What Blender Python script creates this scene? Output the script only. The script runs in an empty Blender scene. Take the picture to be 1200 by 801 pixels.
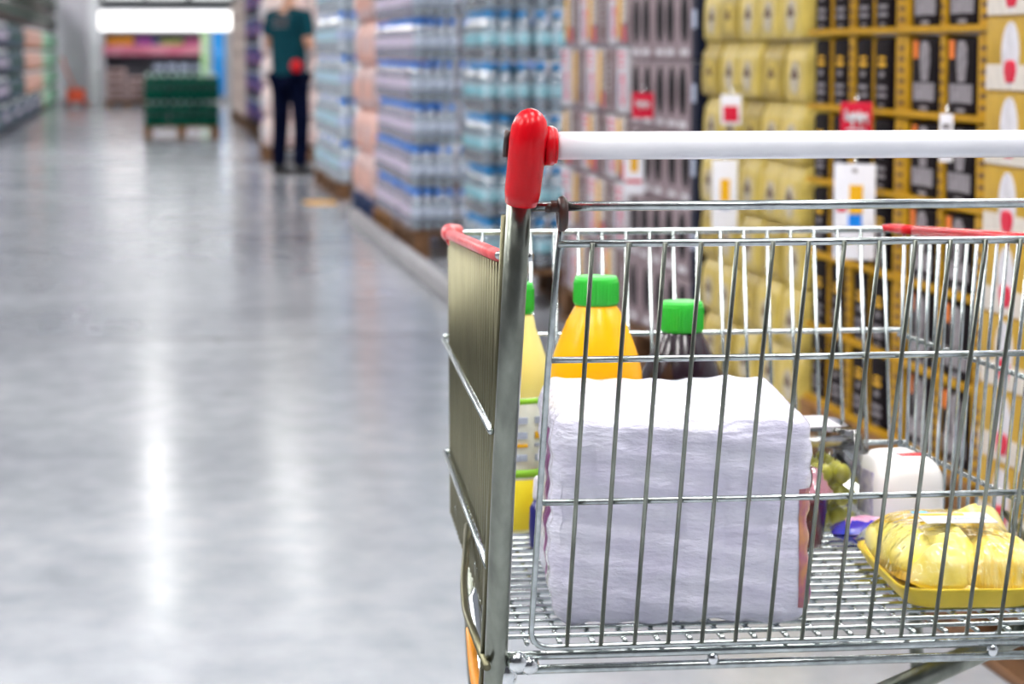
import bpy, math, random
from mathutils import Vector, Matrix
random.seed(7)
PI = math.pi
S = bpy.context.scene
COL = S.collection

# ------------------------------------------------------------------ materials
def mat(name, col, rough=.5, metal=0., spec=.5, noise=0., nscale=40., bump=0., bscale=80., alpha=1., trans=0., emit=0., coat=0., col2=None, ior=1.45, stretch=(1,1,1)):
    m = bpy.data.materials.new(name); m.use_nodes = True
    nt = m.node_tree; b = nt.nodes['Principled BSDF']
    c = (*col, 1)
    b.inputs['Base Color'].default_value = c
    b.inputs['Roughness'].default_value = rough
    b.inputs['Metallic'].default_value = metal
    b.inputs['Specular IOR Level'].default_value = spec
    b.inputs['Alpha'].default_value = alpha
    b.inputs['Transmission Weight'].default_value = trans
    b.inputs['IOR'].default_value = ior
    b.inputs['Coat Weight'].default_value = coat
    if emit:
        b.inputs['Emission Color'].default_value = c
        b.inputs['Emission Strength'].default_value = emit
    if noise or bump:
        tc = nt.nodes.new('ShaderNodeTexCoord'); mp = nt.nodes.new('ShaderNodeMapping')
        mp.inputs['Scale'].default_value = stretch
        nt.links.new(tc.outputs['Object'], mp.inputs['Vector'])
    if noise:
        n = nt.nodes.new('ShaderNodeTexNoise'); n.inputs['Scale'].default_value = nscale; n.inputs['Detail'].default_value = 6
        nt.links.new(mp.outputs['Vector'], n.inputs['Vector'])
        r = nt.nodes.new('ShaderNodeValToRGB')
        r.color_ramp.elements[0].position = .35; r.color_ramp.elements[1].position = .68
        d = col2 or tuple(max(0, x*(1-noise)) for x in col)
        r.color_ramp.elements[0].color = (*d, 1); r.color_ramp.elements[1].color = c
        nt.links.new(n.outputs['Fac'], r.inputs['Fac']); nt.links.new(r.outputs['Color'], b.inputs['Base Color'])
    if bump:
        n2 = nt.nodes.new('ShaderNodeTexNoise'); n2.inputs['Scale'].default_value = bscale; n2.inputs['Detail'].default_value = 4
        nt.links.new(mp.outputs['Vector'], n2.inputs['Vector'])
        bp = nt.nodes.new('ShaderNodeBump'); bp.inputs['Strength'].default_value = bump; bp.inputs['Distance'].default_value = .01
        nt.links.new(n2.outputs['Fac'], bp.inputs['Height']); nt.links.new(bp.outputs['Normal'], b.inputs['Normal'])
    return m

def clear_mat(name, tint, gloss=.25, rough=.12, body=None, bodyfac=.25, bump=0., bscale=60):
    """thin clear plastic: tinted see-through + gloss (+ a little body colour)"""
    m = bpy.data.materials.new(name); m.use_nodes = True
    nt = m.node_tree; nt.nodes.clear()
    out = nt.nodes.new('ShaderNodeOutputMaterial')
    tr = nt.nodes.new('ShaderNodeBsdfTransparent'); tr.inputs[0].default_value = (*tint, 1)
    gl = nt.nodes.new('ShaderNodeBsdfGlossy'); gl.inputs['Roughness'].default_value = rough; gl.inputs[0].default_value = (1, 1, 1, 1)
    fr = nt.nodes.new('ShaderNodeLayerWeight'); fr.inputs[0].default_value = gloss
    mx = nt.nodes.new('ShaderNodeMixShader')
    src = tr
    if body:
        df = nt.nodes.new('ShaderNodeBsdfDiffuse'); df.inputs[0].default_value = (*body, 1)
        m1 = nt.nodes.new('ShaderNodeMixShader'); m1.inputs[0].default_value = bodyfac
        nt.links.new(tr.outputs[0], m1.inputs[1]); nt.links.new(df.outputs[0], m1.inputs[2]); src = m1
    nt.links.new(fr.outputs['Fresnel'], mx.inputs[0]); nt.links.new(src.outputs[0], mx.inputs[1]); nt.links.new(gl.outputs[0], mx.inputs[2])
    if bump:
        tc = nt.nodes.new('ShaderNodeTexCoord'); n2 = nt.nodes.new('ShaderNodeTexNoise'); n2.inputs['Scale'].default_value = bscale
        nt.links.new(tc.outputs['Object'], n2.inputs['Vector'])
        bp = nt.nodes.new('ShaderNodeBump'); bp.inputs['Strength'].default_value = bump; bp.inputs['Distance'].default_value = .01
        nt.links.new(n2.outputs['Fac'], bp.inputs['Height']); nt.links.new(bp.outputs[0], gl.inputs['Normal']); nt.links.new(bp.outputs[0], fr.inputs['Normal'])
    nt.links.new(mx.outputs[0], out.inputs[0])
    return m

M = {}
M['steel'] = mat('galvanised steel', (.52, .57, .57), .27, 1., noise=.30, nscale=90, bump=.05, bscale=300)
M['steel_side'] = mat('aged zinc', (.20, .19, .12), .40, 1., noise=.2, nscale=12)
M['steel_post'] = mat('worn post steel', (.27, .29, .25), .30, 1., noise=.35, nscale=45, bump=.06, bscale=200, stretch=(1, 1, .4))
M['chrome'] = mat('bright chrome', (.72, .75, .76), .14, 1.)
M['red_plastic'] = mat('red plastic', (.60, .002, .008), .26, spec=.3, noise=.15, nscale=30, bump=.04, bscale=120)
M['faded_red'] = mat('faded red plastic', (.78, .16, .16), .38, noise=.2, nscale=40, col2=(.62, .05, .06))
M['white_plastic'] = mat('white handle plastic', (.80, .81, .86), .22, noise=.05, nscale=20, coat=.2)
M['black_plastic'] = mat('dark hinge plastic', (.03, .028, .03), .35, noise=.5, nscale=90, col2=(.06, .02, .012))
M['orange_plastic'] = mat('orange plastic', (.75, .28, .02), .3)
M['rubber'] = mat('grey rubber', (.05, .05, .055), .6)
M['wood'] = mat('pallet wood', (.20, .095, .04), .8, noise=.55, nscale=14, stretch=(1, .2, 1))
M['wood_o'] = mat('stained pallet wood', (.33, .15, .04), .8, noise=.5, nscale=14, stretch=(1, .2, 1))
M['blue_pl'] = mat('blue pallet paint', (.02, .05, .16), .6, noise=.3)
M['tissue'] = mat('white tissue wrap', (.74, .74, .86), .22, bump=.34, bscale=60, noise=.10, nscale=14, spec=.6, coat=.35, col2=(.68, .66, .82), stretch=(1, 1, 2.6))
M['tissue_print'] = mat('purple print', (.20, .03, .17), .3, bump=.2, bscale=60, noise=.35, nscale=45)
M['tissue_edge'] = mat('plum print', (.22, .02, .28), .3, noise=.4, nscale=30, col2=(.55, .25, .12))
M['seam'] = clear_mat('clear seam', (.93, .9, .96), .35, .1, body=(.75, .72, .8), bodyfac=.4, bump=.6, bscale=70)

# ------------------------------------------------------------------ mesh builder
class MB:
    def __init__(s): s.v = []; s.f = []; s.mi = []; s.sm = []; s.mats = []
    def mid(s, m):
        if m not in s.mats: s.mats.append(m)
        return s.mats.index(m)
    def add(s, vs, fs, m, smooth=True, T=None):
        k = len(s.v); i = s.mid(m)
        s.v += [tuple(T @ Vector(v)) if T else tuple(v) for v in vs]
        for f in fs:
            s.f.append([a+k for a in f]); s.mi.append(i); s.sm.append(smooth)
    def box(s, c, d, m, T=None, bev=0.):
        x, y, z = c; a, b, h = (q/2 for q in d)
        if bev <= 0:
            vs = [(x+i*a, y+j*b, z+k*h) for k in (-1, 1) for j in (-1, 1) for i in (-1, 1)]
            s.add(vs, [(0,2,3,1),(4,5,7,6),(0,1,5,4),(2,6,7,3),(0,4,6,2),(1,3,7,5)], m, False, T); return
        e = min(bev, a*.95, b*.95, h*.95)
        secs = []
        def ring(aa, bb, zz, r):
            o = []
            for cx, cy, st in ((1, 1, 0), (-1, 1, 1), (-1, -1, 2), (1, -1, 3)):
                for q in range(4):
                    t = (st + q/3)*PI/2
                    o.append((x+cx*(aa-r)+math.cos(t)*r, y+cy*(bb-r)+math.sin(t)*r, zz))
            return o
        for q in range(4):
            t = q/3*PI/2
            secs.append(ring(a-e*(1-math.sin(t)), b-e*(1-math.sin(t)), z-h+e*(1-math.cos(t)), e*max(.02, math.sin(t))))
        for q in range(4):
            t = (1-q/3)*PI/2
            secs.append(ring(a-e*(1-math.sin(t)), b-e*(1-math.sin(t)), z+h-e*(1-math.cos(t)), e*max(.02, math.sin(t))))
        s.loft(secs, m, T=T)
    def loft(s, secs, m, caps=True, closed=True, T=None, smooth=True):
        n = len(secs[0]); vs = [p for q in secs for p in q]; fs = []
        for i in range(len(secs)-1):
            for j in range(n if closed else n-1):
                a = i*n+j; b = i*n+(j+1) % n
                fs.append((a, b, b+n, a+n))
        if caps and closed:
            fs.append(tuple(range(n-1, -1, -1))); fs.append(tuple(range((len(secs)-1)*n, len(secs)*n)))
        s.add(vs, fs, m, smooth, T)
    def tube(s, pts, r, m, n=8, closed=False, T=None, caps=True, flat=None):
        P = [Vector(p) for p in pts]; N = len(P)
        rs = r if isinstance(r, (list, tuple)) else [r]*N
        tang = []
        for i in range(N):
            if closed: t = P[(i+1) % N]-P[i-1]
            else: t = P[min(i+1, N-1)]-P[max(i-1, 0)]
            tang.append(t.normalized())
        u = tang[0].orthogonal().normalized()
        if abs(tang[0].z) < .9:
            u = Vector((0, 0, 1)); u = (u-tang[0]*u.dot(tang[0])).normalized()
        secs = []
        for i in range(N):
            u = (u-tang[i]*u.dot(tang[i])).normalized(); w = tang[i].cross(u)
            k = flat or (1, 1)
            secs.append([tuple(P[i]+(u*math.cos(a)*k[0]+w*math.sin(a)*k[1])*rs[i]) for a in (2*PI*j/n for j in range(n))])
        if closed: secs.append(secs[0])
        s.loft(secs, m, caps=caps and not closed, T=T)
    def lathe(s, prof, m, n=16, T=None, cx=0, cy=0):
        s.loft([[(cx+r*math.cos(2*PI*j/n), cy+r*math.sin(2*PI*j/n), z) for j in range(n)] for r, z in prof], m, T=T)
    def sphere(s, c, r, m, n=12, T=None):
        rx, ry, rz = r if isinstance(r, (tuple, list)) else (r, r, r)
        k = max(5, n*2//3)
        s.loft([[(c[0]+rx*math.sin(max(.02, min(PI-.02, PI*i/k)))*math.cos(2*PI*j/n), c[1]+ry*math.sin(max(.02, min(PI-.02, PI*i/k)))*math.sin(2*PI*j/n), c[2]-rz*math.cos(PI*i/k)) for j in range(n)] for i in range(k+1)], m, T=T)
    def build(s, name, parent=None, loc=None, rz=0):
        me = bpy.data.meshes.new(name); me.from_pydata(s.v, [], s.f)
        for m in s.mats: me.materials.append(m)
        me.polygons.foreach_set('material_index', s.mi); me.polygons.foreach_set('use_smooth', s.sm)
        me.update()
        o = bpy.data.objects.new(name, me); COL.objects.link(o)
        if parent: o.parent = parent
        if loc: o.location = loc
        if rz: o.rotation_euler.z = rz
        return o

def arc(pts, r, k=6):
    """polyline with rounded corners"""
    P = [Vector(p) for p in pts]; out = [P[0]]
    for i in range(1, len(P)-1):
        a = (P[i-1]-P[i]); b = (P[i+1]-P[i]); la, lb = a.length, b.length
        d = min(r, la*.45, lb*.45); a.normalize(); b.normalize()
        p0 = P[i]+a*d; p1 = P[i]+b*d
        for q in range(k+1):
            t = q/k; out.append(p0*(1-t)**2+P[i]*2*t*(1-t)+p1*t*t)
    out.append(P[-1]); return out

def tag(o, label, cat, group=None, kind=None):
    if kind: o['kind'] = kind
    if label: o['label'] = label
    if cat: o['category'] = cat
    if group: o['group'] = group
    return o
def empty(name, loc, label=None, cat=None, group=None, rz=0):
    o = bpy.data.objects.new(name, None); COL.objects.link(o); o.empty_display_size = .05
    o.location = loc; o.rotation_euler.z = rz
    return tag(o, label, cat, group)
def struct(o): o['kind'] = 'structure'; return o
def copy_tree(o, parent=None):
    c = o.copy(); COL.objects.link(c)
    if parent is not None: c.parent = parent
    for ch in [k for k in KIDS.get(o.name, [])]: copy_tree(ch, c)
    return c
KIDS = {}
def index_kids(root):
    def rec(o):
        KIDS[o.name] = [c for c in bpy.data.objects if c.parent == o]
        for c in KIDS[o.name]: rec(c)
    rec(root)

ORD = ['bottom', 'second', 'third', 'fourth', 'fifth', 'sixth', 'seventh', 'eighth', 'ninth', 'tenth', 'eleventh', 'twelfth', 'thirteenth', 'fourteenth']
NTH = ['first'] + ORD[1:]

# ------------------------------------------------------------------ setting
def floor_mat():
    m = bpy.data.materials.new('polished concrete'); m.use_nodes = True
    nt = m.node_tree; b = nt.nodes['Principled BSDF']
    tc = nt.nodes.new('ShaderNodeTexCoord')
    def noise(scale, detail, st=(1, 1, 1)):
        mp = nt.nodes.new('ShaderNodeMapping'); mp.inputs['Scale'].default_value = st
        n = nt.nodes.new('ShaderNodeTexNoise'); n.inputs['Scale'].default_value = scale; n.inputs['Detail'].default_value = detail
        nt.links.new(tc.outputs['Object'], mp.inputs['Vector']); nt.links.new(mp.outputs['Vector'], n.inputs['Vector']); return n
    n1 = noise(.8, 6); n2 = noise(9, 8, (1, .6, 1)); n3 = noise(60, 3)
    r = nt.nodes.new('ShaderNodeValToRGB')
    e = r.color_ramp.elements; e[0].position = .3; e[0].color = (.28, .30, .335, 1); e[1].position = .72; e[1].color = (.47, .485, .515, 1)
    mx = nt.nodes.new('ShaderNodeMix'); mx.data_type = 'FLOAT'; mx.inputs[0].default_value = .5
    nt.links.new(n1.outputs['Fac'], mx.inputs[2]); nt.links.new(n2.outputs['Fac'], mx.inputs[3])
    nt.links.new(mx.outputs[0], r.inputs['Fac'])
    nt.links.new(r.outputs['Color'], b.inputs['Base Color'])
    rr = nt.nodes.new('ShaderNodeMapRange'); rr.inputs['From Min'].default_value = .3; rr.inputs['From Max'].default_value = .7
    rr.inputs['To Min'].default_value = .15; rr.inputs['To Max'].default_value = .21
    nt.links.new(n1.outputs['Fac'], rr.inputs['Value']); nt.links.new(rr.outputs[0], b.inputs['Roughness'])
    bp = nt.nodes.new('ShaderNodeBump'); bp.inputs['Strength'].default_value = .02; bp.inputs['Distance'].default_value = .003
    nt.links.new(n3.outputs['Fac'], bp.inputs['Height']); nt.links.new(bp.outputs[0], b.inputs['Normal'])
    b.inputs['Specular IOR Level'].default_value = .6
    return m
M['floor'] = floor_mat()
M['joint'] = mat('joint filler', (.16, .16, .17), .5)
M['wall'] = mat('painted wall', (.62, .63, .67), .7, noise=.05, nscale=2)
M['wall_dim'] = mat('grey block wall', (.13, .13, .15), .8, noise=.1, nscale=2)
M['ceil'] = mat('ceiling sheet', (.42, .43, .46), .8, noise=.1, nscale=1)
M['column_white'] = mat('white column paint', (.86, .88, .92), .45)
M['column_grey'] = mat('grey column paint', (.66, .64, .71), .6, noise=.08, nscale=3)

b = MB(); b.box((0, 26, -.1), (24, 72, .2), M['floor'])
struct(b.build('floor'))
b = MB(); b.box((-.2, 9.98, .0006), (13, .012, .0012), M['joint']); struct(b.build('trim_1'))
b = MB(); b.box((-.2, 27.5, .0006), (13, .02, .0012), M['joint']); struct(b.build('trim_2'))
b = MB(); b.box((0, 26, 6.62), (24, 72, .2), M['ceil']); struct(b.build('ceiling'))
b = MB(); b.box((0, 62, 3.2), (24, .2, 6.6), M['wall']); struct(b.build('wall_back'))
b = MB(); b.box((7, 26, 3.2), (.2, 72, 6.6), M['wall']); struct(b.build('wall_right'))
b = MB(); b.box((-11.9, 26, 3.2), (.2, 72, 6.6), M['wall_dim']); struct(b.build('wall_left'))
b = MB(); b.box((0, -9.9, 3.2), (24, .2, 6.6), M['wall_dim']); struct(b.build('wall_front'))
b = MB(); b.box((-.91, 52, 3.26), (.2, .2, 6.52), M['column_white'], bev=.01); struct(b.build('trim_3'))
b = MB(); b.box((-1.28, 52.6, 3.26), (.48, .48, 6.52), M['column_grey'], bev=.02); struct(b.build('trim_4'))
b = MB()   # low guard kerb in front of the pallets
b.box((1.355, 13.4, .045), (.06, 6.6, .09), mat('kerb paint', (.42, .41, .42), .5, noise=.2, nscale=4), bev=.012)
struct(b.build('trim_5'))

# ------------------------------------------------------------------ ceiling lights
M['lamp'] = mat('lit tube', (1, .98, .95), .5, emit=20)
M['panel'] = mat('added fill panel', (1, .98, .96), .5, emit=26)
M['lamp_body'] = mat('lamp housing', (.7, .7, .72), .4)
def light_kind(name, w, l, m, label, group, spots):
    e_ = empty(name, (0, 0, 6.52), None, 'ceiling light', group)
    q_ = MB(); q_.box((0, 0, -.035), (w+.06, l+.06, .07), M['lamp_body'], bev=.012); q_.build('housing', e_)
    q_ = MB(); q_.box((0, 0, -.082), (w, l, .024), m, bev=.008); q_.build('tube', e_)
    index_kids(e_)
    for k, (x, y) in enumerate(spots):
        o = e_ if k == 0 else copy_tree(e_)
        o.location = (x, y, 6.52); o['label'] = label
light_kind('ceiling_light', .14, 1.9, M['lamp'], 'slim white strip light reflected as a pale streak in the polished floor', 'slim strip lights over the aisle',
           [(.16, 35+4.4*k) for k in range(5)] + [(2.35, y) for y in (37.5, 41.9, 46.3)])
light_kind('ceiling_light', 1.1, 2.2, M['panel'], 'wide white fill light added unseen under the ceiling', 'added wide fill lights',  # unseen fill panels, added to brighten the packs and the cart from above
           [(x, 2+5*k) for x in (-8.6, -6.2, 5.9) for k in range(11)] + [(x, y) for x in (-2.2, 1.4) for y in (-1.2, 2.6)])
# ------------------------------------------------------------------ pallets
def pallet(loc, w, d, h, m, label, cat='pallet'):
    """corner at loc (min x, min y), w along x, d along y"""
    e = empty('pallet', loc, label, cat)
    t = .02; bt = MB(); n = max(3, int(d/.16))
    for i in range(n):
        bt.box((w/2, d*(i+.5)/n, h-t/2), (w, d/n*.82, t), m, bev=.003)
    bt.build('top_boards', e)
    bb = MB()
    for x in (.05, w/2, w-.05): bb.box((x, d/2, t/2), (.1, d, t), m, bev=.003)
    bb.build('bottom_boards', e)
    for x in (.055, w/2, w-.055):
        for y in (.07, d/2, d-.07):
            q = MB(); q.box((x, y, h/2), (.1, .13, h-2*t), m, bev=.004); q.build('block', e)
    return e

# ------------------------------------------------------------------ bottle packs
def bottle_prof(r, h):
    return [(r*.7, 0), (r*.96, .006), (r, .02), (r, h*.22), (r*.92, h*.25), (r, h*.28), (r, h*.62), (r*.93, h*.70), (r*.62, h*.82), (r*.40, h*.89), (r*.38, h*.93)]
def cap_prof(r, h):
    return [(r*.5, h*.875), (r*.56, h*.88), (r*.56, h*.985), (r*.48, h), (.0005, h)]
def label_prof(r, h, a=.34, b=.58):
    return [(r*1.012, h*a), (r*1.02, h*a+.001), (r*1.02, h*b-.001), (r*1.012, h*b)]

def make_pack(nx, ny, r, h, mbody, mcap, mlabel, mfilm, detail=2, name='bottle_pack'):
    """origin at min corner, bottles nx along x, ny along y"""
    sp = r*2.02
    cells = [(r*1.05+i*sp, r*1.05+j*sp) for i in range(nx) for j in range(ny)]
    e_w, e_d = r*2.1+(nx-1)*sp, r*2.1+(ny-1)*sp
    seg = 12 if detail == 2 else 8
    if detail == 2:
        e = empty(name, (0, 0, 0))
        bm = MB(); bm.lathe(bottle_prof(r, h), mbody, seg); bm.lathe(label_prof(r, h), mlabel, seg)
        cm = MB(); cm.lathe(cap_prof(r, h), mcap, seg)
        ob = bm.build('bottle', e); oc = cm.build('cap', ob)
        KIDS[ob.name] = [oc]; KIDS[oc.name] = []
        ob.location = (*cells[0], 0); kids = [ob]
        for c in cells[1:]:
            o2 = ob.copy(); COL.objects.link(o2); o2.parent = e; o2.location = (*c, 0)
            c2 = oc.copy(); COL.objects.link(c2); c2.parent = o2
            KIDS[o2.name] = [c2]; KIDS[c2.name] = []; kids.append(o2)
        f = MB(); f.box((e_w/2, e_d/2, h*.475), (e_w+.006, e_d+.006, h*.93), mfilm, bev=.02)
        fo = f.build('film', e); KIDS[fo.name] = []; kids.append(fo); KIDS[e.name] = kids
        return e, e_w+.012, e_d+.012
    q = MB()
    for c in cells:
        q.lathe(bottle_prof(r, h), mbody, seg, cx=c[0], cy=c[1]); q.lathe(label_prof(r, h), mlabel, seg, cx=c[0], cy=c[1]); q.lathe(cap_prof(r, h), mcap, seg, cx=c[0], cy=c[1])
    e = q.build(name); KIDS[e.name] = []
    return e, e_w+.012, e_d+.012

class Stack:
    """hands out a template first, then copies"""
    def __init__(s, t): s.t = t; s.used = False
    def put(s, loc, label, cat, group, rz=0, dz=0):
        o = copy_tree(s.t) if s.used else s.t
        s.used = True
        o.location = loc; o.rotation_euler.z = rz
        tag(o, label, cat, group); return o

M['water'] = clear_mat('clear water bottle', (.86, .94, .99), .5, .06, body=(.78, .86, .96), bodyfac=.24)
M['water_v'] = clear_mat('pale violet bottle', (.88, .88, .96), .45, .08, body=(.66, .64, .80), bodyfac=.4)
M['film'] = clear_mat('shrink film', (.99, .995, 1.), .07, .10, bump=.8, bscale=40)
M['cap_blue'] = mat('blue cap', (.005, .22, .78), .3)
M['cap_teal'] = mat('teal cap', (.01, .26, .62), .3)
M['cap_white'] = mat('white cap', (.75, .77, .82), .4)
M['lab_teal'] = mat('teal label', (.12, .52, .60), .4, noise=.6, nscale=40, col2=(.62, .68, .74), spec=.12)
M['lab_blue'] = mat('blue label', (.16, .32, .62), .4, noise=.6, nscale=40, col2=(.62, .64, .72), spec=.12)
M['lab_violet'] = mat('violet label', (.45, .40, .66), .4, noise=.6, nscale=40, col2=(.75, .66, .68), spec=.12)
M['lab_white'] = mat('white label', (.70, .74, .80), .4, noise=.5, nscale=30, col2=(.35, .42, .55), spec=.12)

# ---- the water pallet next to the striped cartons (end face towards us at y 10.9)
pallet((1.42, 10.86, 0), .86, .86, .172, M['wood'], 'brown wooden pallet under the teal-labelled water packs beside the striped cartons')
t, pw, pd = make_pack(3, 2, .0345, .212, M['water'], M['cap_teal'], M['lab_teal'], M['film'])
st = Stack(t); lh = .2235
for L in range(6):
    z = .174+L*lh
    jx = random.uniform(-.006, .006)
    for i in range(4):
        st.put((1.44+i*(pw+.002)+jx, 10.90, z), f'teal-labelled water bottle pack, {ORD[L]} layer, {NTH[i]} from the aisle on its stack\'s near face', 'bottle pack', 'teal-labelled water packs')
    for j in range(1, 4):
        st.put((1.44+jx+random.uniform(-.008, .004), 10.90+j*(pd+.004), z), f'teal-labelled water bottle pack on the aisle side, {ORD[L]} layer, {NTH[j]} back from near face', 'bottle pack', 'teal-labelled water packs')
# ---- blue capped water (end face at y 13.7)
pallet((1.42, 13.66, 0), .9, 1.12, .146, M['wood'], 'brown wooden pallet under the near half of the blue-capped bottle stack')
pallet((1.42, 14.84, 0), .9, 1.16, .146, M['wood_o'], 'brown wooden pallet under the violet-labelled bottle packs')
t, pw, pd = make_pack(4, 2, .029, .218, M['water'], M['cap_blue'], M['lab_white'], M['film'])
st = Stack(t); lh = .2285
t2, pw2, pd2 = make_pack(3, 4, .031, .218, M['water_v'], M['cap_blue'], M['lab_violet'], M['film'], detail=1)
st2 = Stack(t2)
for L in range(6):
    z = .149+L*lh
    jx = random.uniform(-.012, .012)
    for i in range(3):
        st.put((1.44+i*(pw+.003)+jx, 13.70, z), f'blue-capped water bottle pack, {ORD[L]} layer, {NTH[i]} from the aisle on its stack\'s near face', 'bottle pack', 'blue-capped water packs')
    for j in range(8):
        st2.put((1.44+random.uniform(-.018, .012), 13.70+pd+.01+j*(pd2+.006), z), f'violet-labelled bottle pack along the aisle, {ORD[L]} layer, {NTH[j]} beyond the blue-capped packs', 'bottle pack', 'violet-labelled bottle packs')
# ---- peach wrapped packs
M['peach'] = mat('peach wrap', (.72, .33, .22), .4, noise=.35, nscale=9, col2=(.80, .55, .50), spec=.12)
M['pinkish'] = mat('pink wrap', (.76, .56, .56), .4, noise=.35, nscale=12, col2=(.55, .38, .34), spec=.12)
pallet((1.44, 16.3, 0), .8, 1.5, .15, M['blue_pl'], 'dark blue pallet under the peach wrapped packs')
def sack(w, d, h, m, m2):
    q = MB()
    secs = []
    for k, (zz, f) in enumerate([(0, .8), (.04, .96), (.3, 1.0), (.65, .98), (.88, .86), (1, .62)]):
        secs.append([(w/2+w/2*f*max(-1, min(1, 1.25*math.cos(a))), d/2+d/2*f*max(-1, min(1, 1.25*math.sin(a))), h*zz) for a in (2*PI*i/20 for i in range(20))])
    q.loft(secs, m)
    e = q.build('wrapped_pack')
    p = MB(); p.box((-.001+w*.0, d/2, h*.42), (.012, d*.6, h*.4), m2, bev=.004); po = p.build('print_panel', e)
    KIDS[e.name] = [po]; KIDS[po.name] = []
    return e
sa = Stack(sack(.36, .34, .29, M['peach'], M['pinkish'])); sb = Stack(sack(.36, .34, .29, M['pinkish'], M['peach']))
for L in range(5):
    for j in range(4):
        s_ = sa if (L in (1, 3)) else sb
        s_.put((1.45+random.uniform(-.01, .02), 16.36+j*.36, .152+L*.292), f'{"peach" if s_ is sa else "pink"} wrapped pack on the blue pallet, {ORD[L]} layer, {NTH[j]} from near end', 'wrapped pack', 'peach and pink wrapped packs')
# ---- pale water bottles further on
pallet((1.44, 19.2, 0), .95, 1.3, .12, M['wood'], 'brown wooden pallet under the tall pale bottles behind the peach packs')
pallet((1.44, 20.56, 0), .95, 1.3, .12, M['wood'], 'brown wooden pallet under the tall pale bottles beside the standing person')
M['pale'] = clear_mat('pale bottle', (.88, .94, .97), .4, .12, body=(.62, .70, .78), bodyfac=.6)
ta, pwa, pda = make_pack(2, 3, .043, .312, M['pale'], M['cap_white'], M['lab_teal'], M['film'], detail=1)
tb, _, _ = make_pack(2, 3, .043, .312, M['pale'], M['cap_blue'], M['lab_blue'], M['film'], detail=1)
sA, sB = Stack(ta), Stack(tb)
for L in range(5):
    z = .122+L*.322
    for j in range(9):
        (sA if j % 3 else sB).put((1.46+random.uniform(-.01, .01), 19.25+j*(pda+.012), z), f'tall pale bottle pack along the aisle, {ORD[L]} layer, {NTH[j]} from the peach packs', 'bottle pack', 'tall pale bottle packs')
    for i in range(1, 4):
        (sA if i % 2 == 0 else sB).put((1.46+i*(pwa+.012), 19.25, z), f'tall pale bottle pack on the near face, {ORD[L]} layer, {NTH[i]} in from the aisle', 'bottle pack', 'tall pale bottle packs')

# ---- generic printed packs standing in stacks (front faces -x)
def carton(name, w, d, h, body, parts, bev=.008):
    """w along y, d along x; origin min corner. parts: (name, y0,y1,z0,z1 fractions, mat, kind)"""
    q = MB(); q.box((d/2, w/2, h/2), (d, w, h), body, bev=bev)
    e = q.build(name); kids = []
    for nm, y0, y1, z0, z1, m, kind in parts:
        p = MB(); cy, cz = (y0+y1)/2*w, (z0+z1)/2*h; hw, hh = (y1-y0)/2*w, (z1-z0)/2*h
        if kind == 'oval':
            n = 20
            s1 = [(-.0012, cy+hw*math.cos(2*PI*i/n), cz+hh*math.sin(2*PI*i/n)) for i in range(n)]
            s2 = [(.004, y, z) for _, y, z in s1]
            p.loft([s2, s1], m, smooth=False)
        elif kind == 'ring':
            p.loft([[(-.001, cy+hw*k_*math.cos(2*PI*i/20), cz+hh*k_*math.sin(2*PI*i/20)) for i in range(20)] for k_ in (1, .55)], m, caps=False, smooth=False)
        elif kind == 'cup':
            p.loft([[(-.001-.003*math.sin(PI*i/8), cy-hw*f*math.cos(PI*i/8), cz-hh+2*hh*t) for i in range(9)] + [(.003, cy+hw*f, cz-hh+2*hh*t), (.003, cy-hw*f, cz-hh+2*hh*t)] for t, f in ((0, .62), (.1, .7), (.5, 1.), (.85, .9), (1., .5))], m)
        elif kind == 'text':
            rows = max(1, int((z1-z0)*12))
            for r_ in range(rows):
                zz = z0*h+hh*2*(r_+.5)/rows; L_ = random.uniform(.6, 1.)
                p.box((.0003, cy, zz), (.003, hw*2*L_, hh*2/rows*.5), m)
        else:
            p.box((.0005, cy, cz), (.003, hw*2, hh*2), m)
        o = p.build(nm, e); KIDS[o.name] = []; kids.append(o)
    KIDS[e.name] = kids
    return e

M['coffee'] = mat('dark pack', (.012, .008, .010), .6, noise=.4, nscale=18, spec=.03)
M['graylab'] = mat('grey print', (.30, .27, .29), .5, noise=.4, nscale=60, spec=.12)
M['orange'] = mat('orange print', (.80, .20, .03), .5, spec=.12)
M['amber'] = mat('amber print', (.78, .42, .02), .45, spec=.12)
M['tray'] = mat('yellow tray card', (.52, .28, .008), .55, noise=.25, nscale=22, spec=.12)
M['yellowpack'] = mat('pale yellow film', (.66, .50, .12), .35, noise=.3, nscale=16, bump=.35, bscale=45, spec=.12)
M['yellowdark'] = mat('olive yellow film', (.46, .33, .06), .38, noise=.3, nscale=20, bump=.3, bscale=50, spec=.12)
M['window'] = mat('grey window print', (.30, .26, .20), .4, noise=.6, nscale=40, col2=(.62, .55, .42), spec=.12)
M['pinkgrey'] = mat('pink grey card', (.34, .26, .28), .5, noise=.3, nscale=20, spec=.12)
M['brownstripe'] = mat('brown print', (.10, .05, .035), .5, spec=.12)
M['white_print'] = mat('white print', (.68, .66, .70), .5, noise=.2, nscale=30, spec=.12)
M['red_print'] = mat('red print', (.60, .02, .05), .45, spec=.12)
M['pinkred'] = mat('pink red print', (.66, .10, .18), .45, spec=.12)
M['blackhole'] = mat('black print', (.004, .003, .005), .7, spec=.12)
M['navy'] = mat('navy card', (.008, .011, .03), .6, noise=.3, spec=.12)
M['greyblue'] = mat('grey blue print', (.40, .45, .58), .5, spec=.12)
M['gold'] = mat('gold carton', (.50, .30, .03), .45, noise=.2, nscale=12, spec=.12)
M['cream'] = mat('cream print', (.68, .62, .55), .5, noise=.15, nscale=30, spec=.12)

XP = 1.72
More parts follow.
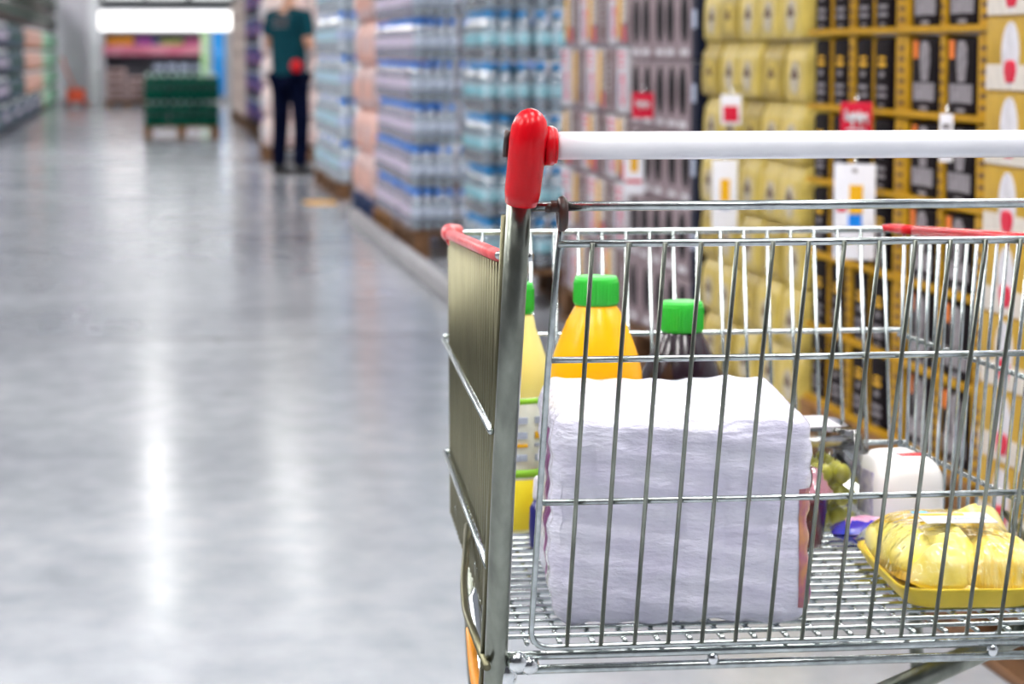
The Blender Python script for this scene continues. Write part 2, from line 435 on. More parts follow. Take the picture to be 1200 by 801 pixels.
# C: narrow dark packs in yellow trays + B: wide dark packs in yellow trays
pallet((XP-.01, 5.76, 0), .8, .8, .2, M['wood_o'], 'stained wooden pallet under the narrow dark packs')
pallet((XP-.01, 5.12, 0), .8, .62, .2, M['wood_o'], 'stained wooden pallet under the wide dark packs')
cz0, clh = .206, .19
tC = carton('coffee_pack', .135, .2, .168, M['coffee'], [('brand_stripe', .28, .72, .60, .66, M['amber'], 'bar'), ('logo_print', .3, .7, .68, .76, M['amber'], 'text'), ('label', .16, .84, .14, .36, M['graylab'], 'text'), ('small_print', .3, .7, .02, .10, M['graylab'], 'text'), ('fine_print', .3, .7, .42, .56, M['graylab'], 'text')], bev=.012)
tB = carton('coffee_pack', .20, .22, .168, M['coffee'], [('cup_picture', .3, .66, .42, .95, M['graylab'], 'cup'), ('flag', .74, .9, .72, .96, M['orange'], 'bar'), ('label', .12, .88, .16, .40, M['graylab'], 'bar'), ('small_print', .3, .7, .01, .12, M['graylab'], 'text')], bev=.012)
sC, sB_ = Stack(tC), Stack(tB)
# trays: floor sheet with a front lip and upright dividers
def tray(y0, y1, div):
    q = MB(); d = .25; L = y1-y0
    q.box((d/2, L/2, .005), (d, L, .01), M['tray'])
    q.box((.008, L/2, .007), (.006, L, .014), M['tray'], bev=.001)
    o = q.build('display_tray'); kids = []
    for y, w in div:
        p = MB(); p.box((.055, y-y0, .098), (.085, w, .174), M['tray'], bev=.002)
        for k in range(6): p.box((.0118, y-y0, .03+.025*k), (.003, w*.4, .009), M['brownstripe'])
        po = p.build('divider', o); KIDS[po.name] = []; kids.append(po)
    KIDS[o.name] = kids; return o
yC = [6.375, 6.195, 5.985, 5.825]
trC = Stack(tray(5.80, 6.535, [(6.352, .014), (6.159, .05), (5.972, .010)]))
yB = [5.462, 5.20]
trB = Stack(tray(5.10, 5.79, [(5.735, .1), (5.432, .04), (5.150, .085)]))
for L in range(6):
    z = cz0+L*clh
    trC.put((XP, 5.80, z-.004), f'yellow card tray under the narrow dark packs, {ORD[L]} layer', 'display tray', 'yellow trays of the dark packs')
    trB.put((XP, 5.10, z-.004), f'yellow card tray under the wide dark packs, {ORD[L]} layer', 'display tray', 'yellow trays of the dark packs')
    for j, y in enumerate(yC):
        sC.put((XP+.012, y, z+.007), f'narrow dark pack with orange dash, {ORD[L]} layer, {NTH[j]} from the yellow pouches', 'coffee pack', 'narrow dark packs in yellow trays')
    for j, y in enumerate(yB):
        sB_.put((XP+.012, y, z+.007), f'wide dark pack with grey label block, {ORD[L]} layer, {NTH[j]} from the narrow packs', 'coffee pack', 'wide dark packs in yellow trays')
# A: gold cartons
pallet((1.50, 4.0, 0), 1.0, 1.06, .13, M['wood'], 'dark wooden pallet under the gold cartons beside the cart')
tA = carton('gold_carton', .33, .3, .148, M['gold'], [('white_band', .02, .98, .02, .36, M['cream'], 'bar'), ('badge', .38, .70, .08, .94, M['white_print'], 'oval'), ('badge_base', .42, .66, .12, .42, M['red_print'], 'cup')], bev=.006)
sA_ = Stack(tA)
for L in range(8):
    for j in range(3):
        sA_.put((XP-.01, 4.745-j*.338, .133+L*.1495), f'gold carton with white oval badge, {ORD[L]} layer, {NTH[j]} from the wide dark packs', 'carton', 'gold cartons with oval badge')
# D: pale yellow pouches
pallet((XP-.01, 6.56, 0), .8, 1.28, .146, M['wood'], 'brown wooden pallet under the pale yellow pouches')
def pouch(w, d, h, m, m2, m3):
    q = MB(); secs = []
    prof = [(0, .95, .9), (.05, .99, .98), (.3, 1., 1.), (.6, 1., .98), (.8, .98, .95), (.87, .94, .88), (.90, .96, .84), (1., .99, .82)]
    for zz, fw, fd in prof:
        secs.append([(d/2+d/2*fd*max(-1, min(1, 1.38*math.cos(a))), w/2+w/2*fw*max(-1, min(1, 1.38*math.sin(a)))*(1+.008*math.sin(9*a+zz*20)), h*zz) for a in (2*PI*i/24 for i in range(24))])
    q.loft(secs, m); e = q.build('yellow_pouch')
    p = MB(); hh = h*.30
    p.loft([[(-.0015, w/2+w*.20*math.cos(2*PI*i/16), h*.40+hh*math.sin(2*PI*i/16)*.9) for i in range(16)], [(.01, w/2+w*.20*math.cos(2*PI*i/16), h*.40+hh*math.sin(2*PI*i/16)*.9) for i in range(16)]][::-1], m2, smooth=False)
    po = p.build('window_print', e)
    p = MB(); p.box((.0, w/2, h*.42), (.005, w*.26, .014), m3); p.box((.0, w/2, h*.49), (.005, w*.14, .02), m3); p2 = p.build('logo_print', e)
    KIDS[e.name] = [po, p2]; KIDS[po.name] = []; KIDS[p2.name] = []
    return e
sD1 = Stack(pouch(.252, .2, .162, M['yellowpack'], M['window'], M['brownstripe'])); sD2 = Stack(pouch(.252, .2, .162, M['yellowdark'], M['yellowpack'], M['brownstripe']))
for L in range(7):
    for j in range(5):
        s_ = sD1 if (j+L) % 3 or j < 1 else sD2
        s_.put((XP+random.uniform(-.004, .012), 6.572+j*.2535, .148+L*.1655), f'pale yellow pouch with grey window, {ORD[L]} layer, {NTH[j]} from the narrow dark packs', 'pouch', 'pale yellow window pouches')
# E2: grey handle cartons with dark ovals, E1: striped cartons
pallet((XP-.01, 7.87, 0), .8, 1.14, .147, M['wood'], 'brown wooden pallet under the grey cartons with black ovals')
pallet((XP-.01, 9.05, 0), .8, 1.46, .147, M['wood'], 'brown wooden pallet under the striped cartons')
tE = carton('handle_carton', .205, .24, .228, M['pinkgrey'], [('oval_print', .2, .8, .24, .94, M['blackhole'], 'oval'), ('red_spot', .35, .6, .42, .52, M['red_print'], 'bar'), ('small_print', .2, .8, .04, .2, M['white_print'], 'text')])
tN = carton('navy_carton', .1, .24, .228, M['navy'], [('label', .2, .8, .45, .7, M['greyblue'], 'bar')])
sE, sN = Stack(tE), Stack(tN)
for L in range(5):
    z = .150+L*.2325
    sN.put((XP, 7.875, z), f'navy carton beside the yellow pouches, {ORD[L]} layer', 'carton', 'navy cartons beside the pouches')
    for j in range(5):
        sE.put((XP+random.uniform(-.004, .01), 7.982+j*.2085, z), f'grey carton with black oval, {ORD[L]} layer, {NTH[j]} from the navy cartons', 'carton', 'grey cartons with black ovals')
tS = [carton('striped_carton', .196, .24, .238, M['pinkgrey'], [('stripe', .1, .3, .1, .95, M['brownstripe'], 'bar'), ('stripe', .62, .82, .1, .95, M['brownstripe'], 'bar'), ('middle_print', .34, .58, .3, .8, M['white_print'], 'text')]),
      carton('striped_carton', .196, .24, .238, M['white_print'], [('ring_print', .12, .62, .1, .62, M['pinkred'], 'ring'), ('lettering', .15, .9, .68, .95, M['pinkred'], 'text'), ('side_print', .66, .95, .1, .6, M['greyblue'], 'text')]),
      carton('striped_carton', .196, .24, .238, M['pinkgrey'], [('pale_panel', .02, .5, .35, .97, M['cream'], 'bar'), ('banner', .55, .9, .1, .95, M['amber'], 'cup'), ('red_spot', .1, .4, .05, .3, M['red_print'], 'bar'), ('fine_print', .1, .5, .4, .9, M['pinkgrey'], 'text')])]
sS = [Stack(q) for q in tS]; nm = ['brown-striped grey carton', 'white carton with pink-red ring', 'cream carton with amber banner']
for L in range(5):
    for j in range(7):
        k = (j*2+L+ (1 if L > 2 else 0)) % 3
        sS[k].put((XP+random.uniform(-.01, .012), 9.07+j*.2, .150+L*.2455), f'{nm[k]}, {ORD[L]} layer, {NTH[j]} from the black-oval cartons', 'carton', 'striped cartons')

# hanging price cards
M['card'] = mat('white card', (.80, .80, .86), .5, noise=.05, spec=.12)
def price_card(loc, w, h, m, marks, label, rz):
    q = MB(); q.box((0, 0, 0), (w, .004, h), m, bev=.0015)
    e = q.build('price_card', None, loc, rz); tag(e, label, 'price card')
    for nm_, x0, x1, z0, z1, mm, kind in marks:
        p = MB(); cx, cz_ = (x0+x1)/2*w, (z0+z1)/2*h
        if kind == 'script':
            n = 26
            p.tube([(x0*w+(x1-x0)*w*i/n, -.0035, cz_+(z1-z0)*h/2*math.sin(i*1.9)*(.6+.4*math.cos(i*.7))) for i in range(n+1)], .0035, mm, 5)
        else:
            p.box((cx, -.003, cz_), ((x1-x0)*w, .003, (z1-z0)*h), mm)
        p.build(nm_, e)
    c = MB(); c.tube([(0, .002, h/2-.004), (0, .012, h/2+.02), (0, .15, h/2+.022)], .003, M['chrome'], 6); c.build('clip', e)
    return e
A35 = math.radians(-25)
price_card((1.665, 5.87, .955), .075, .072, M['red_print'], [('lettering', -.36, .36, -.3, .32, M['white_print'], 'script'), ('lower_line', -.3, .3, -.42, -.36, M['white_print'], 'bar')], 'small red card with white script hanging on the narrow dark packs', A35)
price_card((1.655, 5.84, .735), .098, .225, M['card'], [('yellow_block', -.12, .2, -.02, .28, M['amber'], 'bar'), ('blue_block', -.14, .18, -.16, -.03, M['cap_blue'], 'bar'), ('red_lines', -.42, -.2, .0, .06, M['red_print'], 'bar'), ('hole_mark', -.06, .06, .41, .45, M['graylab'], 'bar')], 'long white price card with yellow and blue blocks on narrow dark packs', A35)
price_card((1.66, 7.22, .70), .075, .2, M['card'], [('yellow_block', -.16, .2, -.1, .22, M['amber'], 'bar'), ('blue_block', -.16, .2, -.22, -.12, M['greyblue'], 'bar')], 'white price card with yellow block hanging on the yellow pouches', A35)
price_card((1.66, 8.6, .72), .07, .19, M['card'], [('yellow_block', -.16, .2, -.1, .28, M['amber'], 'bar'), ('red_lines', -.4, .4, -.3, -.24, M['red_print'], 'bar')], 'white price card hanging on the grey cartons with black ovals', A35)
price_card((1.66, 8.45, .93), .075, .085, M['red_print'], [('lettering', -.3, .3, -.15, .25, M['white_print'], 'script')], 'red card with white script on the grey cartons with black ovals', A35)
price_card((1.66, 7.15, .945), .06, .085, M['card'], [('red_block', -.35, .35, -.4, .12, M['red_print'], 'bar')], 'small white and red card hanging on the yellow pouches', A35)
price_card((1.66, 5.17, .93), .028, .10, M['card'], [('grey_line', -.3, .3, .2, .3, M['graylab'], 'bar')], 'narrow pale tag on the yellow strip beside the gold cartons', A35)

# far right stacks behind the person
M['farbrown'] = mat('brown far packs', (.36, .27, .23), .5, noise=.6, nscale=5, col2=(.55, .48, .46), spec=.12)
M['farblue'] = mat('blue far label', (.02, .07, .40), .5, spec=.12)
M['farred'] = mat('far red label', (.45, .10, .12), .5, spec=.12)
M['farpink'] = mat('pink far packs', (.68, .46, .44), .5, noise=.5, nscale=9, col2=(.75, .66, .62), spec=.12)
pallet((1.22, 25.95, 0), .9, 1.25, .14, M['wood'], 'brown wooden pallet under the pinkish packs behind the person')
sP = Stack(sack(.42, .40, .31, M['farpink'], M['white_print']))
for L in range(5):
    for j in range(3): sP.put((1.24, 25.98+j*.41, .142+L*.312), f'pinkish wrapped pack behind the person, {ORD[L]} layer, {NTH[j]} from the near end', 'wrapped pack', 'pinkish packs behind the person')
    sP.put((1.67, 25.98, .142+L*.312), f'pinkish wrapped pack behind the person, {ORD[L]} layer, set in from the aisle', 'wrapped pack', 'pinkish packs behind the person')
pallet((1.46, 31.6, 0), .9, 5.4, .14, M['wood'], 'long wooden pallet row under the far dark-blue packs')
pallet((1.46, 37.2, 0), .9, 5.8, .14, M['wood'], 'long wooden pallet row under the far brown packs')
sBl = Stack(carton('bottle_pack', .86, .4, .36, M['navy'], [('blue_label', .12, .55, .25, .8, M['farblue'], 'bar'), ('red_label', .66, .9, .25, .6, M['farred'], 'bar'), ('pale_top', .1, .9, .85, .95, M['greyblue'], 'bar')], bev=.03))
sBr = Stack(carton('wrapped_pack', .92, .4, .29, M['farbrown'], [('pale_print', .2, .8, .3, .7, M['cream'], 'text')], bev=.03))
for L in range(5):
    for j in range(6):
        sBl.put((1.48, 31.7+j*.88, .142+L*.362), f'far dark pack with blue label, {ORD[L]} layer, {NTH[j]} from the pinkish packs', 'bottle pack', 'far dark packs with blue labels')
for L in range(6):
    for j in range(6):
        sBr.put((1.48, 37.3+j*.94, .142+L*.292), f'far brown wrapped pack, {ORD[L]} layer, {NTH[j]} from the blue-labelled packs', 'wrapped pack', 'far brown packs')
# floor sticker
b = MB(); b.loft([[(1.29+.13*math.cos(2*PI*i/20), 18.9+.30*math.sin(2*PI*i/20), z) for i in range(20)] for z in (.0005, .002)], mat('amber sticker', (.72, .36, .04), .5), smooth=False)
tag(b.build('floor_sticker'), 'amber sticker stuck on the floor beside the pale bottles', 'floor sticker')
M['spot'] = mat('dark spot', (.10, .10, .11), .6)
for (x, y, r, w) in ((.28, 9.87, .018, 'left'), (.85, 12.9, .025, 'right')):
    b = MB(); b.loft([[(x+r*math.cos(2*PI*i/12), y+r*2.2*math.sin(2*PI*i/12), z) for i in range(12)] for z in (.0003, .0015)], M['spot'], smooth=False)
    tag(b.build('floor_mark'), 'round dark mark on the floor joint' if w == 'left' else 'round dark mark on the floor towards the water stack', 'floor mark')

# ------------------------------------------------------------------ green pallet in the aisle
pallet((.02, 33.4, 0), .98, 1.0, .145, M['wood_o'], 'wooden pallet standing in the aisle under the green bottle packs')
M['green'] = clear_mat('green bottle', (.05, .40, .26), .18, .12, body=(.004, .13, .08), bodyfac=.8)
M['cap_pale'] = mat('pale green cap', (.55, .75, .66), .5)
M['lab_dark'] = mat('dark green label', (.01, .07, .05), .5)
tG, gw, gd = make_pack(3, 3, .0515, .33, M['green'], M['cap_pale'], M['lab_dark'], M['film'], detail=1)
sG = Stack(tG)
for L in range(2):
    for i in range(3):
        for j in range(3):
            sG.put((.03+i*.326, 33.42+j*.326, .147+L*.345), f'green bottle pack on the aisle pallet, {"upper" if L else "lower"} layer, {NTH[i]} from the left, {["front", "middle", "rear"][j]} row', 'bottle pack', 'green bottle packs in the aisle')
    if L == 0:
        b = MB(); b.box((.51, 33.91, .484), (.98, .98, .008), M['navy']); tag(b.build('layer_sheet'), 'dark sheet between the two layers of green bottle packs', 'layer sheet')

# ------------------------------------------------------------------ left hand shelf
M['shelf_dark'] = mat('dark shelf steel', (.02, .025, .03), .5, spec=.12)
M['pk_purple'] = mat('purple bottles', (.10, .09, .17), .3, noise=.6, nscale=6, col2=(.06, .10, .13), spec=.12)
M['pk_teal'] = mat('teal bottles', (.05, .15, .16), .3, noise=.6, nscale=6, col2=(.10, .09, .16), spec=.12)
M['pk_orange'] = mat('orange bottles', (.60, .22, .07), .4, noise=.5, nscale=6, col2=(.60, .40, .34), spec=.12)
M['pk_green'] = mat('fresh green bottles', (.05, .42, .14), .4, noise=.5, nscale=6, col2=(.35, .62, .42), spec=.12)
M['pk_dark'] = mat('dark amber bottles', (.03, .022, .02), .15, noise=.6, nscale=6, col2=(.10, .05, .03))
pk = {}
for k, m, l in (('violet', 'pk_purple', 'lab_violet'), ('teal', 'pk_teal', 'lab_dark'), ('orange', 'pk_orange', 'pinkish'), ('light green', 'pk_green', 'cap_pale'), ('dark amber', 'pk_dark', 'lab_dark')):
    t_, w_, d_ = make_pack(3, 7, .055, .31, M[m], M['green' if k in ('teal', 'dark amber') else 'cap_white'], M[l], M['film'], detail=1)
    pk[k] = Stack(t_)
XL = -2.1
sh = empty('shelf_rack', (XL, 30.8, 0), 'long dark rack along the aisle opposite, full of bottle packs', 'rack')
for L in range(7):
    q = MB(); q.box((-.1, 12.9, .06+L*.365), (.62, 25.8, .045), M['shelf_dark'], bev=.004); q.build('shelf_board', sh)
for k in range(8):
    q = MB(); q.box((-.42, .05+k*3.67, 1.25), (.05, .06, 2.5), M['shelf_dark'], bev=.006); q.build('upright', sh)
for L in range(6):
    z = .0835+L*.365
    for j in range(31):
        y = 30.95+j*.825; k = 'violet' if j < 6 else 'teal' if j < 12 else 'orange' if j < 21 else 'light green'
        if L >= 4: k = 'dark amber'
        if L == 5 and j % 3 == 1: continue
        if L == 0 and j < 20: k = 'teal' if (j//2) % 2 else 'violet'
        pk[k].put((XL-.02, y, z), f'{k} bottle pack on the dark rack, {ORD[L]} shelf, {j+1}{"st" if j%10==0 and j!=10 else "nd" if j%10==1 and j!=11 else "rd" if j%10==2 and j!=12 else "th"} from the near end', 'bottle pack', f'{k} bottle packs on the dark rack')

# ------------------------------------------------------------------ back of the hall
M['lightbox'] = mat('lit panel', (1, .99, .98), .5, emit=1.9)
e = empty('light_box', (.57, 52.85, 1.72), 'long glowing white light box above the coloured towels', 'light box')
b = MB(); b.box((0, 0, 0), (2.95, .12, .36), M['lightbox'], bev=.02); b.build('diffuser', e)
b = MB(); b.box((0, .1, 0), (3.0, .1, .42), M['column_white'], bev=.01); b.build('housing', e)
M['glow'] = mat('daylit window', (.95, .98, 1.0), .4, emit=.95)
M['frame_dark'] = mat('dark window frame', (.03, .04, .04), .5)
for i, x in enumerate((-.38, .62, 1.68)):   # high windows over the light box
    wx = empty('window_%d' % (i+1), (x, 61.85, 3.36)); wx['kind'] = 'structure'
    b = MB(); b.box((0, 0, 0), (.94, .03, 2.1), M['glow']); b.build('pane', wx)
    b = MB()
    for sx in (-1, 1): b.box((sx*.5, -.03, 0), (.06, .06, 2.2), M['frame_dark'])
    for sz in (-1, 1): b.box((0, -.03, sz*1.10), (1.06, .06, .16), M['frame_dark'])
    b.build('window_frame', wx)
# shelf with towels
e = empty('display_shelf', (.28, 53, 0), 'red-edged display shelf carrying the folded towels under the light box', 'shelf')
b = MB(); b.box((0, .3, 1.10), (2.06, .6, .04), M['pinkish']); b.build('shelf_board', e)
b = MB(); b.box((0, -.02, 1.13), (2.06, .04, .21), mat('crimson edge', (.60, .10, .20), .5, noise=.35, nscale=6, col2=(.70, .30, .38)), bev=.01); b.build('shelf_edge', e)
b = MB(); b.box((0, .62, .75), (2.06, .04, 1.5), mat('grey back panel', (.10, .10, .12), .6)); b.build('back_panel', e)
for sx in (-1, 1):
    b = MB(); b.box((sx*1.02, .3, .75), (.03, .6, 1.5), M['column_grey']); b.build('side_panel', e)
TW = [('orange', -.70, -.14, (.85, .34, .02), .28), ('purple', -.11, .24, (.36, .08, .36), .29), ('blue', .26, .36, (.03, .12, .45), .24), ('yellow-green', .38, .86, (.42, .48, .12), .22), ('pink', .88, 1.27, (.55, .12, .28), .25)]
for n_, x0, x1, c, h in TW:
    m_ = mat(n_+' towel', c, .9, noise=.35, nscale=12)
    k = 4
    for i in range(k):
        b = MB(); b.box(((x0+x1)/2+random.uniform(-.01, .01), 53.22, 1.121+h/k*(i+.5)), (x1-x0-.02, .4, h/k*.96), m_, bev=.02)
        tag(b.build('folded_towel'), f'{n_} folded towel on the red-edged shelf, {["lowest", "second lowest", "second highest", "topmost"][i]} of its pile', 'towel', 'folded towels under the light box')
# pink boxes on pallet below
pallet((-.72, 51.6, 0), .86, .8, .12, M['wood_o'], 'wooden pallet under the pink boxes at the end of the aisle')
mpb = mat('dusty pink box', (.58, .42, .42), .6, noise=.3, nscale=5)
for i, x in enumerate((-.70, -.27)):
    for L in range(4 if i == 0 else 3):
        b = MB(); b.box((x+.2, 51.9, .124+.16*(L+.5)), (.40, .5, .152), mpb, bev=.02); o = b.build('pink_box')
        b = MB(); b.box((x+.2, 51.647, .124+.16*(L+.5)), (.26, .006, .05), M['brownstripe']); b.build('label', o)
        tag(o, f'dusty pink box at the aisle end, {["left", "right"][i]} pile, {ORD[L]} box up', 'box', 'pink boxes at the aisle end')
# dark steel-blue packs behind the green pallet
for i in range(4):
    b = MB(); b.box((.34+i*.26, 51.6, .45), (.24, .4, .9), M['navy'], bev=.03); o = b.build('wrapped_pack')
    b = MB(); b.box((.34+i*.26, 51.395, .8), (.2, .01, .12), M['greyblue']); b.build('print_panel', o)
    tag(o, f'tall dark wrapped pack behind the green bottles, {NTH[i]} from the pink boxes', 'wrapped pack', 'dark packs behind the green bottles')
# banners
def banner(x0, x1, z0, z1, m, label):
    e_ = empty('hanging_banner', ((x0+x1)/2, 51.2, 0), label, 'banner')
    q = MB(); n = 10
    front = [[((x0-x1)/2+(x1-x0)*i/n, .03*math.sin(i*1.3), z) for i in range(n+1)] + [((x0-x1)/2+(x1-x0)*(n-i)/n, .012+.03*math.sin((n-i)*1.3), z) for i in range(n+1)] for z in (z0, (z0+z1)/2, z1)]
    q.loft(front, m); q.build('cloth', e_)
    q = MB(); q.tube([((x0-x1)/2-.01, 0, z1+.01), ((x1-x0)/2+.01, 0, z1+.01)], .012, M['chrome'], 8); q.build('rod', e_)
    q = MB(); q.tube([(0, .02, 0.01), (0, .02, z1)], .012, M['chrome'], 8); q.box((0, .02, .008), (.10, .2, .016), M['chrome']); q.build('stand', e_)
banner(1.40, 1.64, .22, 1.5, mat('bright blue cloth', (.02, .33, .80), .6), 'bright blue banner standing beyond the green bottle pallet')
banner(1.17, 1.33, .40, 1.5, mat('white green cloth', (.70, .86, .72), .6, noise=.5, nscale=3, col2=(.35, .70, .20)), 'white and green banner standing beside the bright blue banner')
# red pallet jack
e = empty('pallet_truck', (-1.3, 50.4, 0), 'red hand pallet truck parked by the grey column', 'pallet truck')
mr = mat('red truck paint', (.75, .10, .04), .4)
for x in (-.16, .16):
    b = MB(); b.box((x+.05, .2, .10), (.13, 1.0, .06), mr, bev=.01); b.build('fork', e)
    b = MB(); b.tube([(x+.02, -.34, .085), (x+.08, -.34, .085)], .08, M['rubber'], 14); b.build('wheel', e)
b = MB(); b.box((.05, -.36, .27), (.34, .2, .26), mr, bev=.04); b.build('pump_housing', e)
b = MB(); b.tube(arc([(.05, -.4, .38), (-.12, -.62, .75), (-.2, -.7, 1.0)], .1), .02, mr, 8); b.build('handle', e)

# ------------------------------------------------------------------ person
def skin(name, verts, edges, root, m, parent, sub=2):
    me = bpy.data.meshes.new(name); me.from_pydata([v[0] for v in verts], edges, []); me.materials.append(m)
    o = bpy.data.objects.new(name, me); COL.objects.link(o)
    o.parent = parent
    md = o.modifiers.new('skin', 'SKIN'); md.use_smooth_shade = True
    if not me.skin_vertices: bpy.context.view_layer.objects.active = o
    lay = me.skin_vertices[0] if me.skin_vertices else None
    for i, v in enumerate(verts):
        r = v[1] if isinstance(v[1], tuple) else (v[1], v[1])
        lay.data[i].radius = r; lay.data[i].use_root = (i == root)
    sd = o.modifiers.new('sub', 'SUBSURF'); sd.levels = sub; sd.render_levels = sub
    return o
M['skin'] = mat('skin', (.50, .26, .17), .5)
M['polo'] = mat('dark teal polo', (.008, .060, .080), .85, noise=.25, nscale=12, spec=.05)
M['trouser'] = mat('navy trousers', (.003, .005, .020), .9, noise=.25, nscale=10, spec=.03)
M['shoe'] = mat('black shoes', (.008, .008, .01), .5)
M['hair'] = mat('dark hair', (.02, .014, .01), .6)
pe = empty('person', (1.32, 23.15, 0), 'person in a dark teal polo and navy trousers facing the bottle packs', 'person', rz=math.radians(-42))
# local: faces +y, x to the person's right
B = [((0, 0, .96), (.15, .10)), ((0, -.01, 1.12), (.14, .095)), ((0, -.015, 1.30), (.16, .105)), ((0, -.01, 1.44), (.12, .08)), ((0, .0, 1.53), .052), ((0, .015, 1.60), (.058, .066)), ((0, .025, 1.68), (.076, .094)), ((0, .02, 1.755), (.06, .075)),
     ((.10, 0, .90), .085), ((.12, .01, .50), .058), ((.125, -.02, .12), .038), ((.13, .03, .05), .036), ((.13, .15, .035), .03),
     ((-.10, 0, .90), .085), ((-.12, .02, .50), .058), ((-.125, -.02, .12), .038), ((-.13, .03, .05), .036), ((-.13, .15, .035), .03),
     ((.19, -.01, 1.42), .056), ((.245, -.03, 1.15), .042), ((.20, .18, 1.17), .034), ((.14, .30, 1.25), .024),
     ((-.19, -.01, 1.42), .056), ((-.235, -.02, 1.15), .042), ((-.16, .19, 1.14), .034), ((-.06, .31, 1.22), .024)]
ED = [(0, 1), (1, 2), (2, 3), (3, 4), (4, 5), (5, 6), (6, 7), (0, 8), (8, 9), (9, 10), (10, 11), (11, 12), (0, 13), (13, 14), (14, 15), (15, 16), (16, 17), (3, 18), (18, 19), (19, 20), (20, 21), (3, 22), (22, 23), (23, 24), (24, 25)]
for w, base, sg in ((21, Vector((.14, .30, 1.25)), -1), (25, Vector((-.06, .31, 1.22)), 1)):
    k = len(B)
    B.append(((base.x+sg*.01, base.y+.05, base.z+.02), (.036, .018))); ED.append((w, k))
    for f in range(4):
        a = len(B); off = (-.03+f*.02)
        L = (.06, .07, .065, .05)[f]
        B.append(((base.x+sg*.01+off, base.y+.09, base.z+.035), .009)); B.append(((base.x+sg*.03+off, base.y+.09+L*.5, base.z+.03), .0085)); B.append(((base.x+sg*.05+off*.9, base.y+.09+L*.7, base.z+.005), .008))
        ED += [(k, a), (a, a+1), (a+1, a+2)]
    a = len(B)
    B.append(((base.x+sg*.045, base.y+.04, base.z+.03), .011)); B.append(((base.x+sg*.06, base.y+.08, base.z+.045), .010)); ED += [(k, a), (a, a+1)]
skin('body', B, ED, 0, M['skin'], pe)
SH = [((0, 0, .86), (.205, .150)), ((0, -.01, 1.08), (.188, .130)), ((0, -.015, 1.28), (.182, .128)), ((0, -.01, 1.43), (.135, .095)), ((0, 0, 1.50), .066),
      ((.19, -.01, 1.42), .076), ((.235, -.025, 1.22), .066), ((-.19, -.01, 1.42), .076), ((-.23, -.015, 1.22), .066)]
skin('shirt', SH, [(0, 1), (1, 2), (2, 3), (3, 4), (3, 5), (5, 6), (3, 7), (7, 8)], 1, M['polo'], pe)
TR = [((0, 0, .92), (.148, .112)), ((.098, 0, .84), .100), ((.12, .01, .50), .080), ((.125, -.02, .055), .066), ((-.098, 0, .84), .100), ((-.12, .02, .50), .080), ((-.125, -.02, .055), .066)]
skin('trousers', TR, [(0, 1), (1, 2), (2, 3), (0, 4), (4, 5), (5, 6)], 0, M['trouser'], pe)
for sx in (-1, 1):
    q = MB()
    q.loft([[(sx*.13+w*math.cos(a), y+.0, .003+max(0, (h*(.5+.5*math.sin(a))))) for a in (2*PI*i/14 for i in range(14))] for y, w, h in ((-.075, .02, .06), (-.06, .04, .10), (0, .045, .12), (.07, .046, .09), (.15, .048, .065), (.20, .038, .05), (.215, .015, .03))], M['shoe'])
    q.build('shoe', pe)
q = MB(); q.sphere((0, .005, 1.715), (.092, .108, .10), M['hair'], 16); q.build('hair', pe)
for sx in (-1, 1):
    q = MB(); q.sphere((sx*.082, .02, 1.665), (.012, .022, .034), M['skin'], 10); q.build('ear', pe)
    q = MB(); q.sphere((sx*.03, .108, 1.69), (.012, .008, .008), M['white_print'], 8); q.sphere((sx*.03, .115, 1.69), .005, M['blackhole'], 8); q.build('eye', pe)
q = MB(); q.sphere((0, .122, 1.66), (.014, .02, .026), M['skin'], 10); q.build('nose', pe)
q = MB(); q.sphere((0, .108, 1.615), (.026, .008, .008), M['red_print'], 10); q.build('mouth', pe)
q = MB()
for k in range(3):
    for i in range(5): q.box((-.07+i*.035, -.125, 1.40-.035*k), (.022, .03, .012), M['graylab'])
q.build('back_print', pe)
q = MB(); q.sphere((.155, -.10, .98), (.062, .05, .062), M['red_plastic'], 14); q.build('belt_pouch', pe)

# ------------------------------------------------------------------ shopping cart
ROOT = (.67, 2.40, 0); RZ = math.radians(-1.05)
ca = empty('shopping_cart', ROOT, 'wire shopping cart with white handle and red corner caps standing in the aisle', 'shopping cart', rz=RZ)
ST, SS, SP = M['steel'], M['steel_side'], M['steel_post']
W0, TP = .333, .041
def sx_(y): return W0-TP*y
def ry(z): return .33*(.928-z)      # slanted rear plane
FZ = .512
